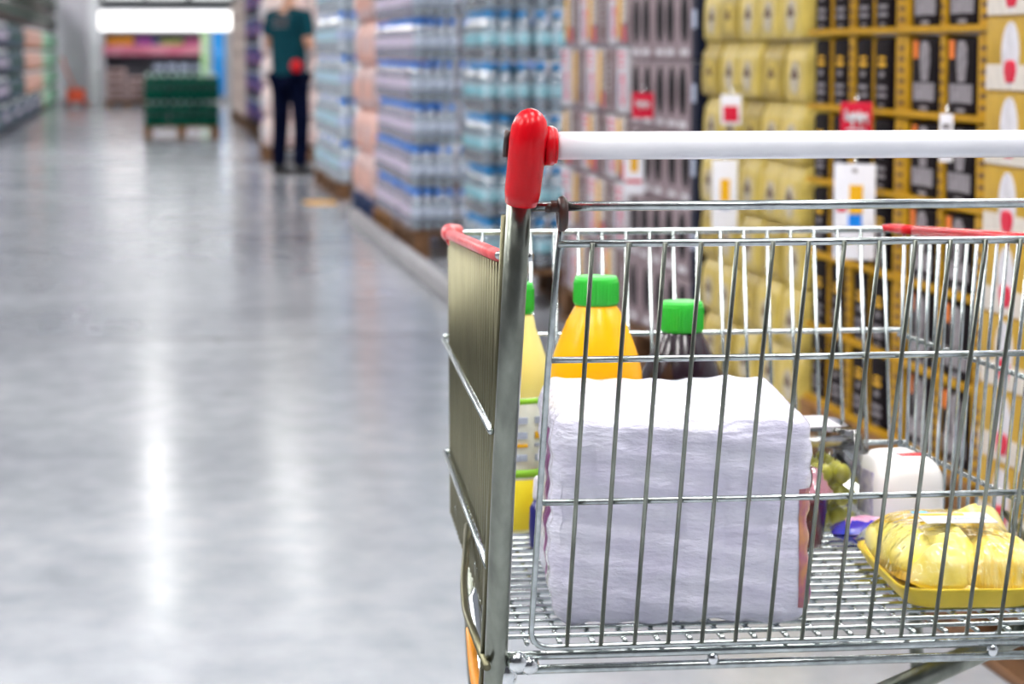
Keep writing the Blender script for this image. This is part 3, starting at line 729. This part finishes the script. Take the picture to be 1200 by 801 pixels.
# handle
q = MB(); q.tube([(-.292, -.031, 1.022), (.292, -.031, 1.022)], .0132, M['white_plastic'], 24); q.build('handle_bar', ca)
for s in (-1, 1):
    q = MB(); secs = []
    # cap: loft along the post, domed top
    p0 = Vector((-.3175, ry(.972)-.008, .968)); p1 = Vector((-.312, ry(1.03)-.006, 1.036))
    ax = (p1-p0).normalized(); ux = Vector((1, 0, 0)); ux = (ux-ax*ux.dot(ax)).normalized(); uy = ax.cross(ux)
    for t, rx, rr_ in ((-.004, .0125, .0135), (0, .0155, .017), (.15, .017, .019), (.45, .0172, .021), (.75, .0178, .023), (.9, .0180, .0225), (1.05, .0172, .0205), (1.17, .0145, .0165), (1.25, .0100, .0115), (1.29, .0050, .006), (1.30, .0005, .0005)):
        c = p0+(p1-p0)*t
        secs.append([tuple(Vector((c+ux*rx*math.cos(a)+uy*rr_*math.sin(a)))) for a in (2*PI*i/24 for i in range(24))])
    secs = [[(v[0]*(1 if s < 0 else -1), v[1], v[2]) for v in (sec if s < 0 else sec[::-1])] for sec in secs]
    q.loft(secs, M['red_plastic'])
    q.tube([(s*.297, -.031, 1.022), (s*.2885, -.031, 1.022)], .0185, M['red_plastic'], 24)
    q.tube([(s*.2895, -.031, 1.022), (s*.2855, -.031, 1.022)], .0168, M['red_plastic'], 24)
    o = q.build('handle_cap', ca)
    q = MB(); q.tube([(s*.3305, -.028, 1.036), (s*.3320, -.022, 1.012)], [.004, .004], M['black_plastic'], 8, flat=(1, .8)); q.build('slot', o)
    # post
    q = MB(); q.tube(arc([(s*.318, ry(.985), .985), (s*.322, ry(.70), .70), (s*.322, ry(.30), .30), (s*.318, ry(.12)+.02, .13)], .06), .0118, SP, 20)
    q.tube([(s*.3305, ry(.955)+.010, .955), (s*.3345, ry(.45)+.010, .45)], .0032, M['steel_side'], 8)  # slim tube stands in for the reflection down the post's outer edge
    q.build('post', ca)
    q = MB(); q.sphere((s*.300, ry(.487)-.004, .487), (.012, .008, .011), M['chrome'], 12); q.sphere((s*.288, ry(.483)-.004, .483), (.011, .008, .010), M['chrome'], 10); q.sphere((s*.310, ry(.475), .474), (.011, .011, .017), M['chrome'], 10); q.build('weld', ca)
# pivot rod and hinge clips
q = MB(); q.tube([(-.318, ry(.964), .964), (.318, ry(.964), .964)], .0046, ST, 12); q.sphere((-.290, ry(.964)-.001, .963), (.006, .005, .005), M['black_plastic'], 8); q.build('pivot_rod', ca)
for s in (-1, 1):
    q = MB()
    q.tube([(s*.277, ry(.962)+.010*math.cos(a)-.002, .957+.0125*math.sin(a)) for a in (2*PI*i/20 for i in range(20))], .0048, M['black_plastic'], 8, closed=True)
    q.sphere((s*.277, ry(.96)-.002, .957), (.0045, .010, .0145), M['black_plastic'], 10)
    q.tube([(s*.288, ry(.964), .964), (s*.272, ry(.964), .964)], .0058, M['black_plastic'], 10)
    q.build('hinge_clip', ca)
# rear gate
def G(x, z, o=0): return (x, ry(z)+o, z)
q = MB()
q.tube(arc([G(-.277, .955, .002), G(-.283, .80), G(-.287, .502), G(.287, .502), G(.283, .80), G(.277, .955, .002)], .022, 8), .0033, ST, 10)
gate = q.build('rear_gate', ca)
for z, xa in ((.9275, .279), (.8110, .282), (.6615, .285)):
    q = MB(); q.tube([G(-xa, z, .003 if z < .92 else 0), G(xa, z, .003 if z < .92 else 0)], .0037 if z > .9 else .0033, ST, 10); q.build('cross_wire', gate)
q = MB()
for i in range(15):
    x = -.2465+i*.0352
    q.tube([G(x, .9285, -.0035), G(x-.003, .5035, -.0035)], .00235, SP, 8)
q.build('upright_wires', gate)
# side panels
YF = .85
for s in (-1, 1):
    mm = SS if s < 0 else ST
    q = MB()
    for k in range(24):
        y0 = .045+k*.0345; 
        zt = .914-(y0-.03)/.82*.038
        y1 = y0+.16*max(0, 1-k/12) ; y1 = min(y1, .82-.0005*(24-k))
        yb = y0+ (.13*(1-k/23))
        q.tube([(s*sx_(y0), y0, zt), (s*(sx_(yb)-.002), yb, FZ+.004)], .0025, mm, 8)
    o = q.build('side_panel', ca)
    for z, ya, yb in ((.738, ry(.738)+.005, .87), (.593, ry(.593)+.008, .86)):
        q = MB(); q.tube([(s*(sx_(ya)+.0055), ya, z), (s*(sx_(yb)+.0055), yb, z)], .0034, ST, 10); q.build('cross_wire', o)
    q = MB(); q.tube([(s*.303, .008, .9145), (s*.312, .014, .9155), (s*(sx_(.035)), .034, .9145), (s*(sx_(.88)), .88, .876)], .0042, ST, 10)
    q.build('rim_wire', o)
    q = MB(); q.tube(arc([(s*(sx_(.040)+.001), .040, .9143), (s*(sx_(.4)+.002), .4, .8985), (s*(sx_(.80)+.001), .80, .880)], .1), [.0065]*8+[.0065], M['faded_red'] if s < 0 else M['red_plastic'], 12)
    q.build('rim_sleeve', o)
    q = MB(); q.tube([(s*sx_(.80), .805, .880), (s*(sx_(.84)), .845, .8785), (s*(sx_(.86)-.002), .872, .878), (s*(sx_(.88)-.014), .888, .878)], ([.0065, .0105, .011, .009] if s < 0 else [.0065, .0066, .006, .004]), M['faded_red'] if s < 0 else M['red_plastic'], 12)
    if s < 0: q.sphere((s*sx_(.83), .832, .872), (.005, .006, .009), M['red_plastic'], 8)
    q.build('corner_clip', o)
# front panel
xf = sx_(.87)
q = MB()
for i in range(19):
    x = -.283+i*.03145
    q.tube([(x, .885, .876), (x, .82, FZ+.004)], .0025, ST, 8)
fr = q.build('front_panel', ca)
q = MB(); q.tube(arc([(-xf, .878, .876), (-xf+.012, .888, .876), (xf-.012, .888, .876), (xf, .878, .876)], .012), .0044, ST, 10); q.build('rim_wire', fr)
for z in (.744, .598):
    y = .82+(z-FZ)*.18+.005
    q = MB(); q.tube(arc([(-sx_(.86)-.005, y-.01, z), (-sx_(.86)-.004, y, z), (sx_(.86)+.004, y, z), (sx_(.86)+.005, y-.01, z)], .008), .0034, ST, 10); q.build('cross_wire', fr)
# floor grid
q = MB()
for k in range(20):
    y = .150+k*.0352; x = sx_(y)-.004
    q.tube(arc([(-x-.001, y, FZ+.03), (-x, y, FZ), (x, y, FZ), (x+.001, y, FZ+.03)], .014, 4), .0026, ST, 8)
fl = q.build('basket_floor', ca)
q = MB()
for i in range(18):
    x = -.29+i*.0341
    q.tube([(x, .142, FZ-.006), (x*.91, .825, FZ-.006)], .0026, ST, 8)
q.build('long_wires', fl)
q = MB(); q.tube([(-.316, .1475, .4925), (.316, .1475, .4925)], .0050, ST, 12); q.build('rear_bar', fl)
q = MB(); q.tube([(-.316, .152, .4765), (.316, .152, .4765)], .0050, ST, 12)
for x in (-.095, .205): q.sphere((x, .146, .4845), (.0065, .006, .0075), M['chrome'], 10)
q.build('lower_bar', fl)
q = MB(); q.box((0, .424, .502), (.62, .024, .008), M['chrome'], bev=.003); q.build('cross_strap', fl)
# chassis
for s in (-1, 1):
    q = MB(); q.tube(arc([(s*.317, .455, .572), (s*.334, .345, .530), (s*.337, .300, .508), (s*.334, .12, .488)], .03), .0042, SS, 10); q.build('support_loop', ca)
    q = MB(); q.tube([(s*.305, .415, .507), (s*.306, .404, .503), (s*.311, .385, .492), (s*.316, .26, .455), (s*.318, .17, .435)], [.006, .013, .0165, .0175, .0175], M['chrome'], 16); q.build('support_tube', ca)
    q = MB(); q.tube(arc([(s*.336, .255, .497), (s*.338, .215, .468), (s*.336, .165, .435), (s*.332, .16, .36)], .03), .0055, M['orange_plastic'], 10); q.build('bumper_strip', ca)
    q = MB(); q.tube(arc([(s*.318, ry(.13)+.02, .14), (s*.30, .45, .15), (s*.23, .93, .17), (s*.22, .96, .15)], .05), .013, SP, 12, flat=(1.2, .9)); q.build('chassis_tube', ca)
    q = MB(); q.tube(arc([(s*.27, .62, .165), (s*.285, .70, .35), (s*.285, .74, .505)], .05), .009, SP, 10); q.build('basket_strut', ca)
    for y, x in ((.30, .315), (.95, .222)):
        e_ = empty('caster', (s*x, y, 0)); e_.parent = ca
        t_ = MB(); t_.tube([(-.014, 0, .055), (.014, 0, .055)], .055, M['rubber'], 24); t_.build('wheel', e_)
        t_ = MB(); t_.box((-.02, 0, .085), (.004, .04, .08), M['chrome'], bev=.001); t_.box((.02, 0, .085), (.004, .04, .08), M['chrome'], bev=.001); t_.box((0, 0, .125), (.05, .05, .008), M['chrome'], bev=.002); t_.build('fork', e_)
q = MB(); q.tube([(.33, .34, .468), (.171, .35, .398), (-.29, .37, .20), (-.30, .38, .155)], .0125, SP, 14, flat=(1.15, .8)); q.build('cross_brace', ca)

# ------------------------------------------------------------------ groceries in the cart
RM = Matrix.Translation(ROOT) @ Matrix.Rotation(RZ, 4, 'Z')
def W(x, y, z): return tuple(RM @ Vector((x, y, z)))
GZ = FZ+.0028
# tissue pack
tw, td, th = .270, .315, .222
e = empty('tissue_roll_pack', W(-.110, .323, GZ), 'large white plastic wrapped pack of paper rolls standing in the cart', 'tissue pack', rz=RZ+math.radians(-5))
q = MB(); NX, NY, NZ = 56, 40, 30
def lump(u, v): return math.sin(u*PI*7)*.5+.5
def tissue_pt(x, y, z, nx, ny, nz):
    w = .0016*math.sin(x*150+z*37)+.0014*math.sin(z*210+x*31+y*20)+.0012*math.sin(y*160+x*60)
    rolls = .0035*(abs(math.sin((x/tw+.5)*PI*6))-.6) if ny else (.0035*(abs(math.sin((y/td+.5)*PI*7))-.6) if nx else .002*(abs(math.sin((x/tw+.5)*PI*6))*abs(math.sin((y/td+.5)*PI*7))-.4))
    rows = .003*(abs(math.sin(z/th*PI*2))**.4-1) if not nz else 0
    k = w+rolls+rows
    return (x+nx*k, y+ny*k, z+nz*k)
def rbox(x, y, z):  # pull to a rounded box
    r = .022; cx = max(-tw/2+r, min(tw/2-r, x)); cy = max(-td/2+r, min(td/2-r, y)); cz = max(r, min(th-r, z))
    d = Vector((x-cx, y-cy, z-cz)); 
    if d.length < 1e-7: return (x, y, z), (0, 0, 0)
    n = d.normalized(); p = Vector((cx, cy, cz))+n*r
    return tuple(p), tuple(n)
def face(nu, nv, fn, flip=False):
    vs = []
    for i in range(nu+1):
        for j in range(nv+1):
            p, n = rbox(*fn(i/nu, j/nv))
            an = [abs(c) for c in n]; k = an.index(max(an))
            fl_ = [0, 0, 0]; fl_[k] = n[k]
            vs.append(tissue_pt(*p, *(n if max(an) < .95 else fl_)) if False else tissue_pt(*p, n[0] if k == 0 else 0, n[1] if k == 1 else 0, n[2] if k == 2 else 0))
    fs = []
    for i in range(nu):
        for j in range(nv):
            a = i*(nv+1)+j; f = (a, a+nv+1, a+nv+2, a+1); fs.append(f[::-1] if flip else f)
    q.add(vs, fs, M['tissue'])
face(NX, NZ, lambda u, v: (-tw/2+tw*u, -td/2, th*v)); face(NX, NZ, lambda u, v: (-tw/2+tw*u, td/2, th*v), True)
face(NY, NZ, lambda u, v: (-tw/2, -td/2+td*u, th*v), True); face(NY, NZ, lambda u, v: (tw/2, -td/2+td*u, th*v))
face(NX, NY, lambda u, v: (-tw/2+tw*u, -td/2+td*v, th)); face(NX, NY, lambda u, v: (-tw/2+tw*u, -td/2+td*v, 0), True)
q.build('wrapped_rolls', e)
# printing follows the wrapped surface
def patch(fn, m, nm_, nu=16, nv=20, off=.0009):
    p = MB(); vs = []; fs = []
    for i in range(nu+1):
        for j in range(nv+1):
            c, n = rbox(*fn(i/nu, j/nv)); an = [abs(t) for t in n]; k = an.index(max(an))
            v = Vector(tissue_pt(*c, n[0] if k == 0 else 0, n[1] if k == 1 else 0, n[2] if k == 2 else 0))
            vs.append(tuple(v+Vector(n)*off))
    for i in range(nu):
        for j in range(nv):
            a = i*(nv+1)+j; fs.append((a, a+nv+1, a+nv+2, a+1))
    p.add(vs, fs, m); return p.build(nm_, e)
patch(lambda u, v: (-tw/2, -.085+.030*u+.035*math.sin(v*2.6)*(.5+u), .020+.175*v), M['tissue_print'], 'purple_print')
patch(lambda u, v: (-tw/2, -.125+.022*u+.02*(1-v), .02+.05*v), M['seam'], 'seal_flap')
patch(lambda u, v: (tw/2, -td/2+.028+.055*u+.012*math.sin(v*4), .012+.150*v), M['tissue_edge'], 'plum_print')
patch(lambda u, v: (tw/2-.0135*(1-u)**.5*(1 if u < 1 else 0), -td/2+.022*u, .018+.125*v), M['tissue_edge'], 'plum_edge')

# bottles
M['lemon'] = mat('lemon juice', (.78, .70, .22), .25, coat=.4); M['oj'] = mat('orange juice', (.92, .42, .002), .25, spec=.35)
M['grape_j'] = mat('dark grape juice', (.012, .005, .010), .2, spec=.4, coat=.15)
M['cap_g'] = mat('green cap', (.03, .48, .04), .4); M['paper'] = mat('label paper', (.76, .78, .72), .5, noise=.12, nscale=60)
M['lime'] = mat('lime stripe', (.28, .62, .04), .5); M['lemon2'] = mat('lemon label', (.86, .72, .03), .4)
def juice(loc, r, h, mj, label, sq=1.0, lab=True, capr=.0265, tops=(.64, .875)):
    e_ = empty('juice_bottle', loc, label, 'juice bottle', rz=.2)
    a, c = tops; q_ = MB()
    q_.lathe([(r*.8, 0), (r*.97, .005), (r, .014), (r, h*.06), (r*.985, h*.07), (r*.985, h*.50), (r, h*.51), (r, h*a-.012), (r*.985, h*a), (r*.92, h*(a+.22*(c-a))), (r*.79, h*(a+.48*(c-a))), (r*.63, h*(a+.76*(c-a))), (capr*1.02, h*(c-.012)), (capr*.92, h*c), (capr*.92, h*(c+.02))], mj, 28)
    q_.build('body', e_)
    q_ = MB(); q_.lathe([(capr*.96, h*c), (capr, h*c+.002), (capr, h-.004), (capr*.93, h), (capr*.88, h), (.0005, h-.0005)], M['cap_g'], 28)
    for i in range(40):
        an = 2*PI*i/40; q_.box((capr*math.cos(an), capr*math.sin(an), h*c+(h-h*c)*.45), (.0014, .0014, (h-h*c)*.7), M['cap_g'])
    q_.build('cap', e_)
    if lab:
        q_ = MB(); q_.lathe([(r*1.004, h*.22), (r*1.008, h*.221), (r*1.008, h*.548), (r*1.004, h*.55)], M['paper'], 28)
        o_ = q_.build('label', e_)
        q_ = MB(); q_.lathe([(r*1.012, h*.23), (r*1.014, h*.23), (r*1.014, h*.262), (r*1.012, h*.262)], M['lime'], 28); q_.build('label_stripe', o_)
        q_ = MB(); q_.lathe([(r*1.012, h*.525), (r*1.014, h*.525), (r*1.014, h*.548), (r*1.012, h*.548)], M['lime'], 28); q_.build('label_stripe', o_)
        q_ = MB()
        for k, (z_, w_) in enumerate(((.46, .3), (.40, .22), (.36, .36), (.31, .2))):
            for j_ in range(3):
                for i in range(3):
                    an = -PI/2-.75+.55*j_+ i*.1; q_.box((r*1.012*math.cos(an), r*1.012*math.sin(an), h*z_), (.006*(.6+w_), .004, .008 if k != 2 else .004), M['greyblue'] if (k+j_) % 3 else M['amber'])
        q_.build('label_print', o_)
        q_ = MB(); q_.lathe([(r*1.004, h*.02), (r*1.009, h*.021), (r*1.009, h*.219), (r*1.004, h*.22)], M['lemon2'] if mj is M['lemon'] else mj, 28); q_.build('lower_label', o_)
    return e_
juice(W(-.231, .735, GZ), .047, .310, M['lemon'], 'pale lemon juice bottle with green cap behind the cart post')
juice(W(-.146, .605, GZ), .056, .328, M['oj'], 'orange juice bottle with green cap behind the white roll pack', tops=(.655, .895))
juice(W(-.020, .715, GZ), .052, .286, M['grape_j'], 'dark purple juice bottle with green cap behind the white roll pack', lab=False, tops=(.655, .865))
# dark grape bottle gets a narrow silvery neck ring on its shoulder
# small navy bottle beside lemon bottle
e = empty('squeeze_bottle', W(-.2155, .60, GZ), 'small navy squeeze bottle with white cap beside the lemon juice', 'bottle')
q = MB(); q.lathe([(.009, 0), (.0115, .004), (.012, .03), (.011, .05), (.006, .06)], mat('navy plastic', (.015, .015, .14), .3), 18); q.build('body', e)
q = MB(); q.lathe([(.007, .060), (.0075, .063), (.0065, .084), (.004, .088), (.0005, .088)], M['white_print'], 16); q.build('cap', e)

# grape box
M['clear'] = clear_mat('clear box plastic', (.97, .98, .97), .30, .08)
gx, gy = .132, .725
e = empty('fruit_box', W(gx, gy, GZ), 'clear plastic box of green grapes with white label on its lid', 'fruit box', rz=RZ)
bw, bd, bh = .140, .15, .122
def rr(w, d, z, r=.02, n=5):
    o = []
    for cx, cy, s0 in ((1, 1, 0), (-1, 1, 1), (-1, -1, 2), (1, -1, 3)):
        for k in range(n):
            t = (s0+k/(n-1))*PI/2; o.append((cx*(w/2-r)+r*math.cos(t), cy*(d/2-r)+r*math.sin(t), z))
    return o
q = MB(); q.loft([rr(bw*.86, bd*.86, 0), rr(bw*.9, bd*.9, .004), rr(bw, bd, bh*.8), rr(bw+.012, bd+.012, bh*.81), rr(bw+.012, bd+.012, bh*.83)], M['clear'], caps=False)
q.add(rr(bw*.86, bd*.86, 0.0005), [tuple(range(20))], M['clear']); q.build('tub', e)
q = MB(); q.loft([rr(bw+.014, bd+.014, bh*.835), rr(bw+.004, bd+.004, bh*.86), rr(bw-.004, bd-.004, bh), rr(bw-.012, bd-.012, bh+.004)], M['clear']); q.build('lid', e)
q = MB(); q.box((-.002, .012, bh+.0058), (.10, .095, .0016), M['white_print'], bev=.0006); q.build('paper_label', e)
M['grape'] = mat('green grape', (.62, .58, .07), .3, noise=.3, nscale=25, coat=.2)
q = MB(); q.sphere((0, 0, 0), (.0112, .0112, .0135), M['grape'], 12); gr = q.build('grape')
q = MB(); q.tube([(0, 0, .012), (.001, .001, .017)], .0012, M['brownstripe'], 5); gs = q.build('stem', gr)
KIDS[gr.name] = [gs]; KIDS[gs.name] = []
sg = Stack(gr)
for k in range(3):
    for i in range(5):
        for j in range(5):
            zz = .0155+k*.0275; f = .9 if k == 0 else .97
            x_ = (i-2)*.0228*f; y_ = (j-2)*.0262*f
            sg.put(W(gx+x_+random.uniform(-.001, .001), gy+y_+random.uniform(-.001, .001), GZ+zz), 'green grape inside the clear plastic box in the cart', 'grape', 'green grapes in the clear box', rz=random.random()*6)
# cup of red fruit
e = empty('dessert_cup', W(.099, .575, GZ), 'clear lidded cup of dark red fruit beside the white roll pack', 'fruit cup')
q = MB(); q.lathe([(.024, .001), (.026, .003), (.033, .055), (.0325, .056), (.0005, .056)], mat('red fruit', (.22, .012, .03), .3, noise=.5, nscale=45, coat=.5), 24); q.build('fruit', e)
q = MB(); q.loft([[(r_*math.cos(2*PI*j/24), r_*math.sin(2*PI*j/24), z_) for j in range(24)] for r_, z_ in ((.026, 0), (.0275, .002), (.036, .062), (.040, .063), (.040, .066))], M['clear'], caps=False); q.build('tub', e)
q = MB(); q.lathe([(.041, .0665), (.041, .069), (.037, .070), (.0365, .074), (.034, .075), (.0335, .080), (.029, .082), (.028, .090), (.02, .096), (.0005, .097)], clear_mat('pink lid', (.95, .80, .84), .35, .08, body=(.62, .25, .33), bodyfac=.45), 24); q.build('lid', e)
# milk jug lying
M['milk'] = mat('white jug plastic', (.85, .82, .80), .38)
e = empty('milk_jug', W(.249, .690, GZ+.0485), 'white plastic jug lying on its side behind the yellow meat tray', 'milk jug', rz=RZ+math.radians(5))
e.rotation_euler.x = math.radians(0)
q = MB(); secs = []
for y_, w_, h_, r_ in ((-.072, .022, .026, .014), (-.070, .034, .037, .022), (-.062, .0405, .044, .027), (-.045, .0435, .048, .029), (.02, .0435, .048, .029), (.04, .039, .043, .027), (.058, .029, .031, .024), (.07, .019, .020, .0185), (.082, .016, .016, .0159)):
    o_ = []
    for cx, cz, s0 in ((1, 1, 0), (-1, 1, 1), (-1, -1, 2), (1, -1, 3)):
        for k in range(6):
            t = (s0+k/5)*PI/2; o_.append((cx*(w_-r_)+r_*math.cos(t), y_, cz*(h_-r_)+r_*math.sin(t)))
    secs.append(o_[::-1])
q.loft(secs, M['milk']); q.build('body', e)
q = MB(); q.tube([(0, .082, 0), (0, .098, 0)], .0165, M['red_plastic'], 20); q.build('cap', e)
q = MB(); q.box((.006, -.036, .0482), (.032, .022, .0012), M['red_plastic'], bev=.0005); q.build('sticker', e)
q = MB(); q.box((-.0437, -.012, .0), (.0012, .06, .055), mat('violet jug label', (.30, .26, .50), .5, noise=.7, nscale=50, col2=(.80, .76, .80)), bev=.0005); q.build('label', e)
# blue packet
e = empty('snack_packet', W(.183, .583, GZ), 'small shiny blue and pink packet lying beside the fruit cup', 'packet', rz=math.radians(-12))
mb_ = mat('blue foil', (.02, .06, .50), .22, noise=.5, nscale=30, col2=(.05, .02, .30), bump=.3, bscale=60); mp_ = mat('pink foil', (.80, .38, .55), .25, noise=.4, nscale=40, bump=.3, bscale=60)
def pillow(w, d, h, m, k0=0., k1=1., z0=0):
    q_ = MB(); n = 16; vs = []; fs = []
    for side in (1, -1):
        for i in range(n+1):
            for j in range(n+1):
                u = k0+(k1-k0)*i/n; v = j/n
                hh = (math.sin(PI*min(1, max(0, u)))*math.sin(PI*v))**.55*h/2*(1+.08*math.sin(u*23+v*17)) if 0 < u < 1 and 0 < v < 1 else 0
                vs.append(((u-.5)*w, (v-.5)*d, z0+h/2+side*(hh+.0008)))
    for s_ in range(2):
        for i in range(n):
            for j in range(n):
                a = s_*(n+1)**2+i*(n+1)+j; f = (a, a+n+1, a+n+2, a+1); fs.append(f if s_ == 0 else f[::-1])
    q_.add(vs, fs, m); return q_
pillow(.082, .058, .030, mb_).build('pouch', e)
pillow(.080, .036, .0325, mp_, .2, .95).build('front_print', e)
# chicken tray
M['foam'] = mat('yellow foam tray', (.92, .68, .05), .5, noise=.12, nscale=30)
M['meat'] = mat('pale yellow meat', (.86, .74, .10), .32, noise=.3, nscale=22, col2=(.86, .78, .34), coat=.5, bump=.15, bscale=60)
M['meat2'] = mat('deep yellow meat', (.84, .58, .04), .3, noise=.4, nscale=30, col2=(.86, .72, .30), coat=.5, bump=.5, bscale=40, stretch=(5, .6, 1))
tx, ty, tr_ = .214, .338, math.radians(-4)
e = empty('meat_tray', W(tx, ty, GZ), 'yellow foam tray of wrapped pale yellow poultry pieces', 'meat tray', rz=RZ+tr_)
aw, ad = .165, .29
q = MB(); q.loft([rr(aw*.80, ad*.86, 0, .03), rr(aw*.86, ad*.9, .003, .03), rr(aw*.985, ad*.985, .020, .035), rr(aw, ad, .022, .035), rr(aw, ad, .025, .035), rr(aw*.97, ad*.975, .024, .035), rr(aw*.86, ad*.9, .007, .03)], M['foam'])
q.build('foam_tray', e)
def lumpy(c, r, m, nm_, seed, rot=0):
    c = (c[0]*.79, c[1]*.97, c[2]); r = (r[0]*.79, r[1]*.97, r[2]*1.12); rnd = random.Random(seed); ph = [rnd.uniform(0, 6) for _ in range(6)]
    q_ = MB(); n = 28; secs_ = []
    R_ = Matrix.Rotation(rot, 3, 'Z')
    for i in range(19):
        th_ = max(.03, min(PI-.03, PI*i/18)); s_ = []
        for j in range(n):
            f_ = 2*PI*j/n
            k = 1+.07*math.sin(2*f_+ph[0])+.05*math.sin(3*f_+ph[1]+th_*2)+.05*math.sin(5*th_+ph[2]+f_)
            v = Vector((r[0]*math.sin(th_)*math.cos(f_), r[1]*math.sin(th_)*math.sin(f_), 0))*k
            zz = -r[2]*math.cos(th_)*k
            if zz < 0: zz *= .55
            v.z = zz; s_.append(tuple(R_ @ v+Vector(c)))
        secs_.append(s_)
    q_.loft(secs_, m); return q_.build(nm_, e)
lumpy((-.062, .02, .030), (.033, .115, .030), M['meat'], 'drumstick', 3, .10)
lumpy((-.008, -.01, .032), (.034, .100, .037), M['meat'], 'drumstick', 5, -.06)
lumpy((.055, .055, .034), (.048, .075, .038), M['meat2'], 'fillet', 8, -.25)
lumpy((.060, -.060, .030), (.042, .072, .030), M['meat2'], 'fillet', 11, .2)
lumpy((-.035, -.100, .030), (.048, .036, .030), M['meat'], 'wing', 14, .3)
lumpy((0, 0, .016), (.092, .135, .018), M['meat2'], 'fillet', 17, 0)
lumpy((.04, -.105, .028), (.055, .032, .030), M['meat2'], 'fillet', 21, 0)
q = MB(); n = 24; vs = []; fs = []
for i in range(n+1):
    for j in range(n+1):
        u, v = i/n*2-1, j/n*2-1
        z_ = .026+.048*((1-abs(u)**4)*(1-abs(v)**4))**.7
        vs.append((u*aw*.495, v*ad*.495, z_))
for i in range(n):
    for j in range(n):
        a = i*(n+1)+j; fs.append((a, a+n+1, a+n+2, a+1))
q.add(vs, fs, clear_mat('cling film', (.99, .99, .95), .16, .08, bump=.9, bscale=45)); q.build('cling_film', e)
q = MB(); q.box((.005, -.012, .0772), (.08, .062, .0012), M['white_print'], bev=.0005); o = q.build('paper_label', e)
q = MB(); q.box((-.008, .006, .0778), (.05, .012, .0008), M['amber']); q.box((-.03, .021, .0778), (.018, .010, .0008), mat('sky print', (.10, .45, .80), .5)); q.box((.02, -.016, .0778), (.04, .006, .0008), M['greyblue']); q.box((.02, -.025, .0778), (.04, .003, .0008), M['greyblue']); q.build('label_print', o)

# ------------------------------------------------------------------ world, camera, view
w = bpy.data.worlds.new('hall light'); S.world = w; w.use_nodes = True
bg = w.node_tree.nodes['Background']; bg.inputs[0].default_value = (.88, .93, 1., 1); bg.inputs[1].default_value = .42
cam = bpy.data.cameras.new('camera'); co = bpy.data.objects.new('camera', cam); COL.objects.link(co)
F_ = 3000.
p_ = math.atan((400.5-60)/F_); th_ = math.atan((600-165)/F_*math.cos(p_))
co.location = (0, 0, 1.11); co.rotation_euler = (PI/2-p_, 0, -th_)
cam.sensor_width = 36; cam.lens = 36*F_/1200; cam.clip_end = 200; cam.clip_start = .05
cam.dof.use_dof = True; cam.dof.focus_distance = 2.46; cam.dof.aperture_fstop = 8.0; cam.dof.aperture_blades = 0
S.camera = co
S.view_settings.view_transform = 'Standard'; S.view_settings.look = 'None'; S.view_settings.gamma = 1; S.view_settings.use_curve_mapping = False
S.view_settings.exposure = 0.1
S.cycles.max_bounces = 8; S.cycles.transparent_max_bounces = 24; S.cycles.use_denoising = True
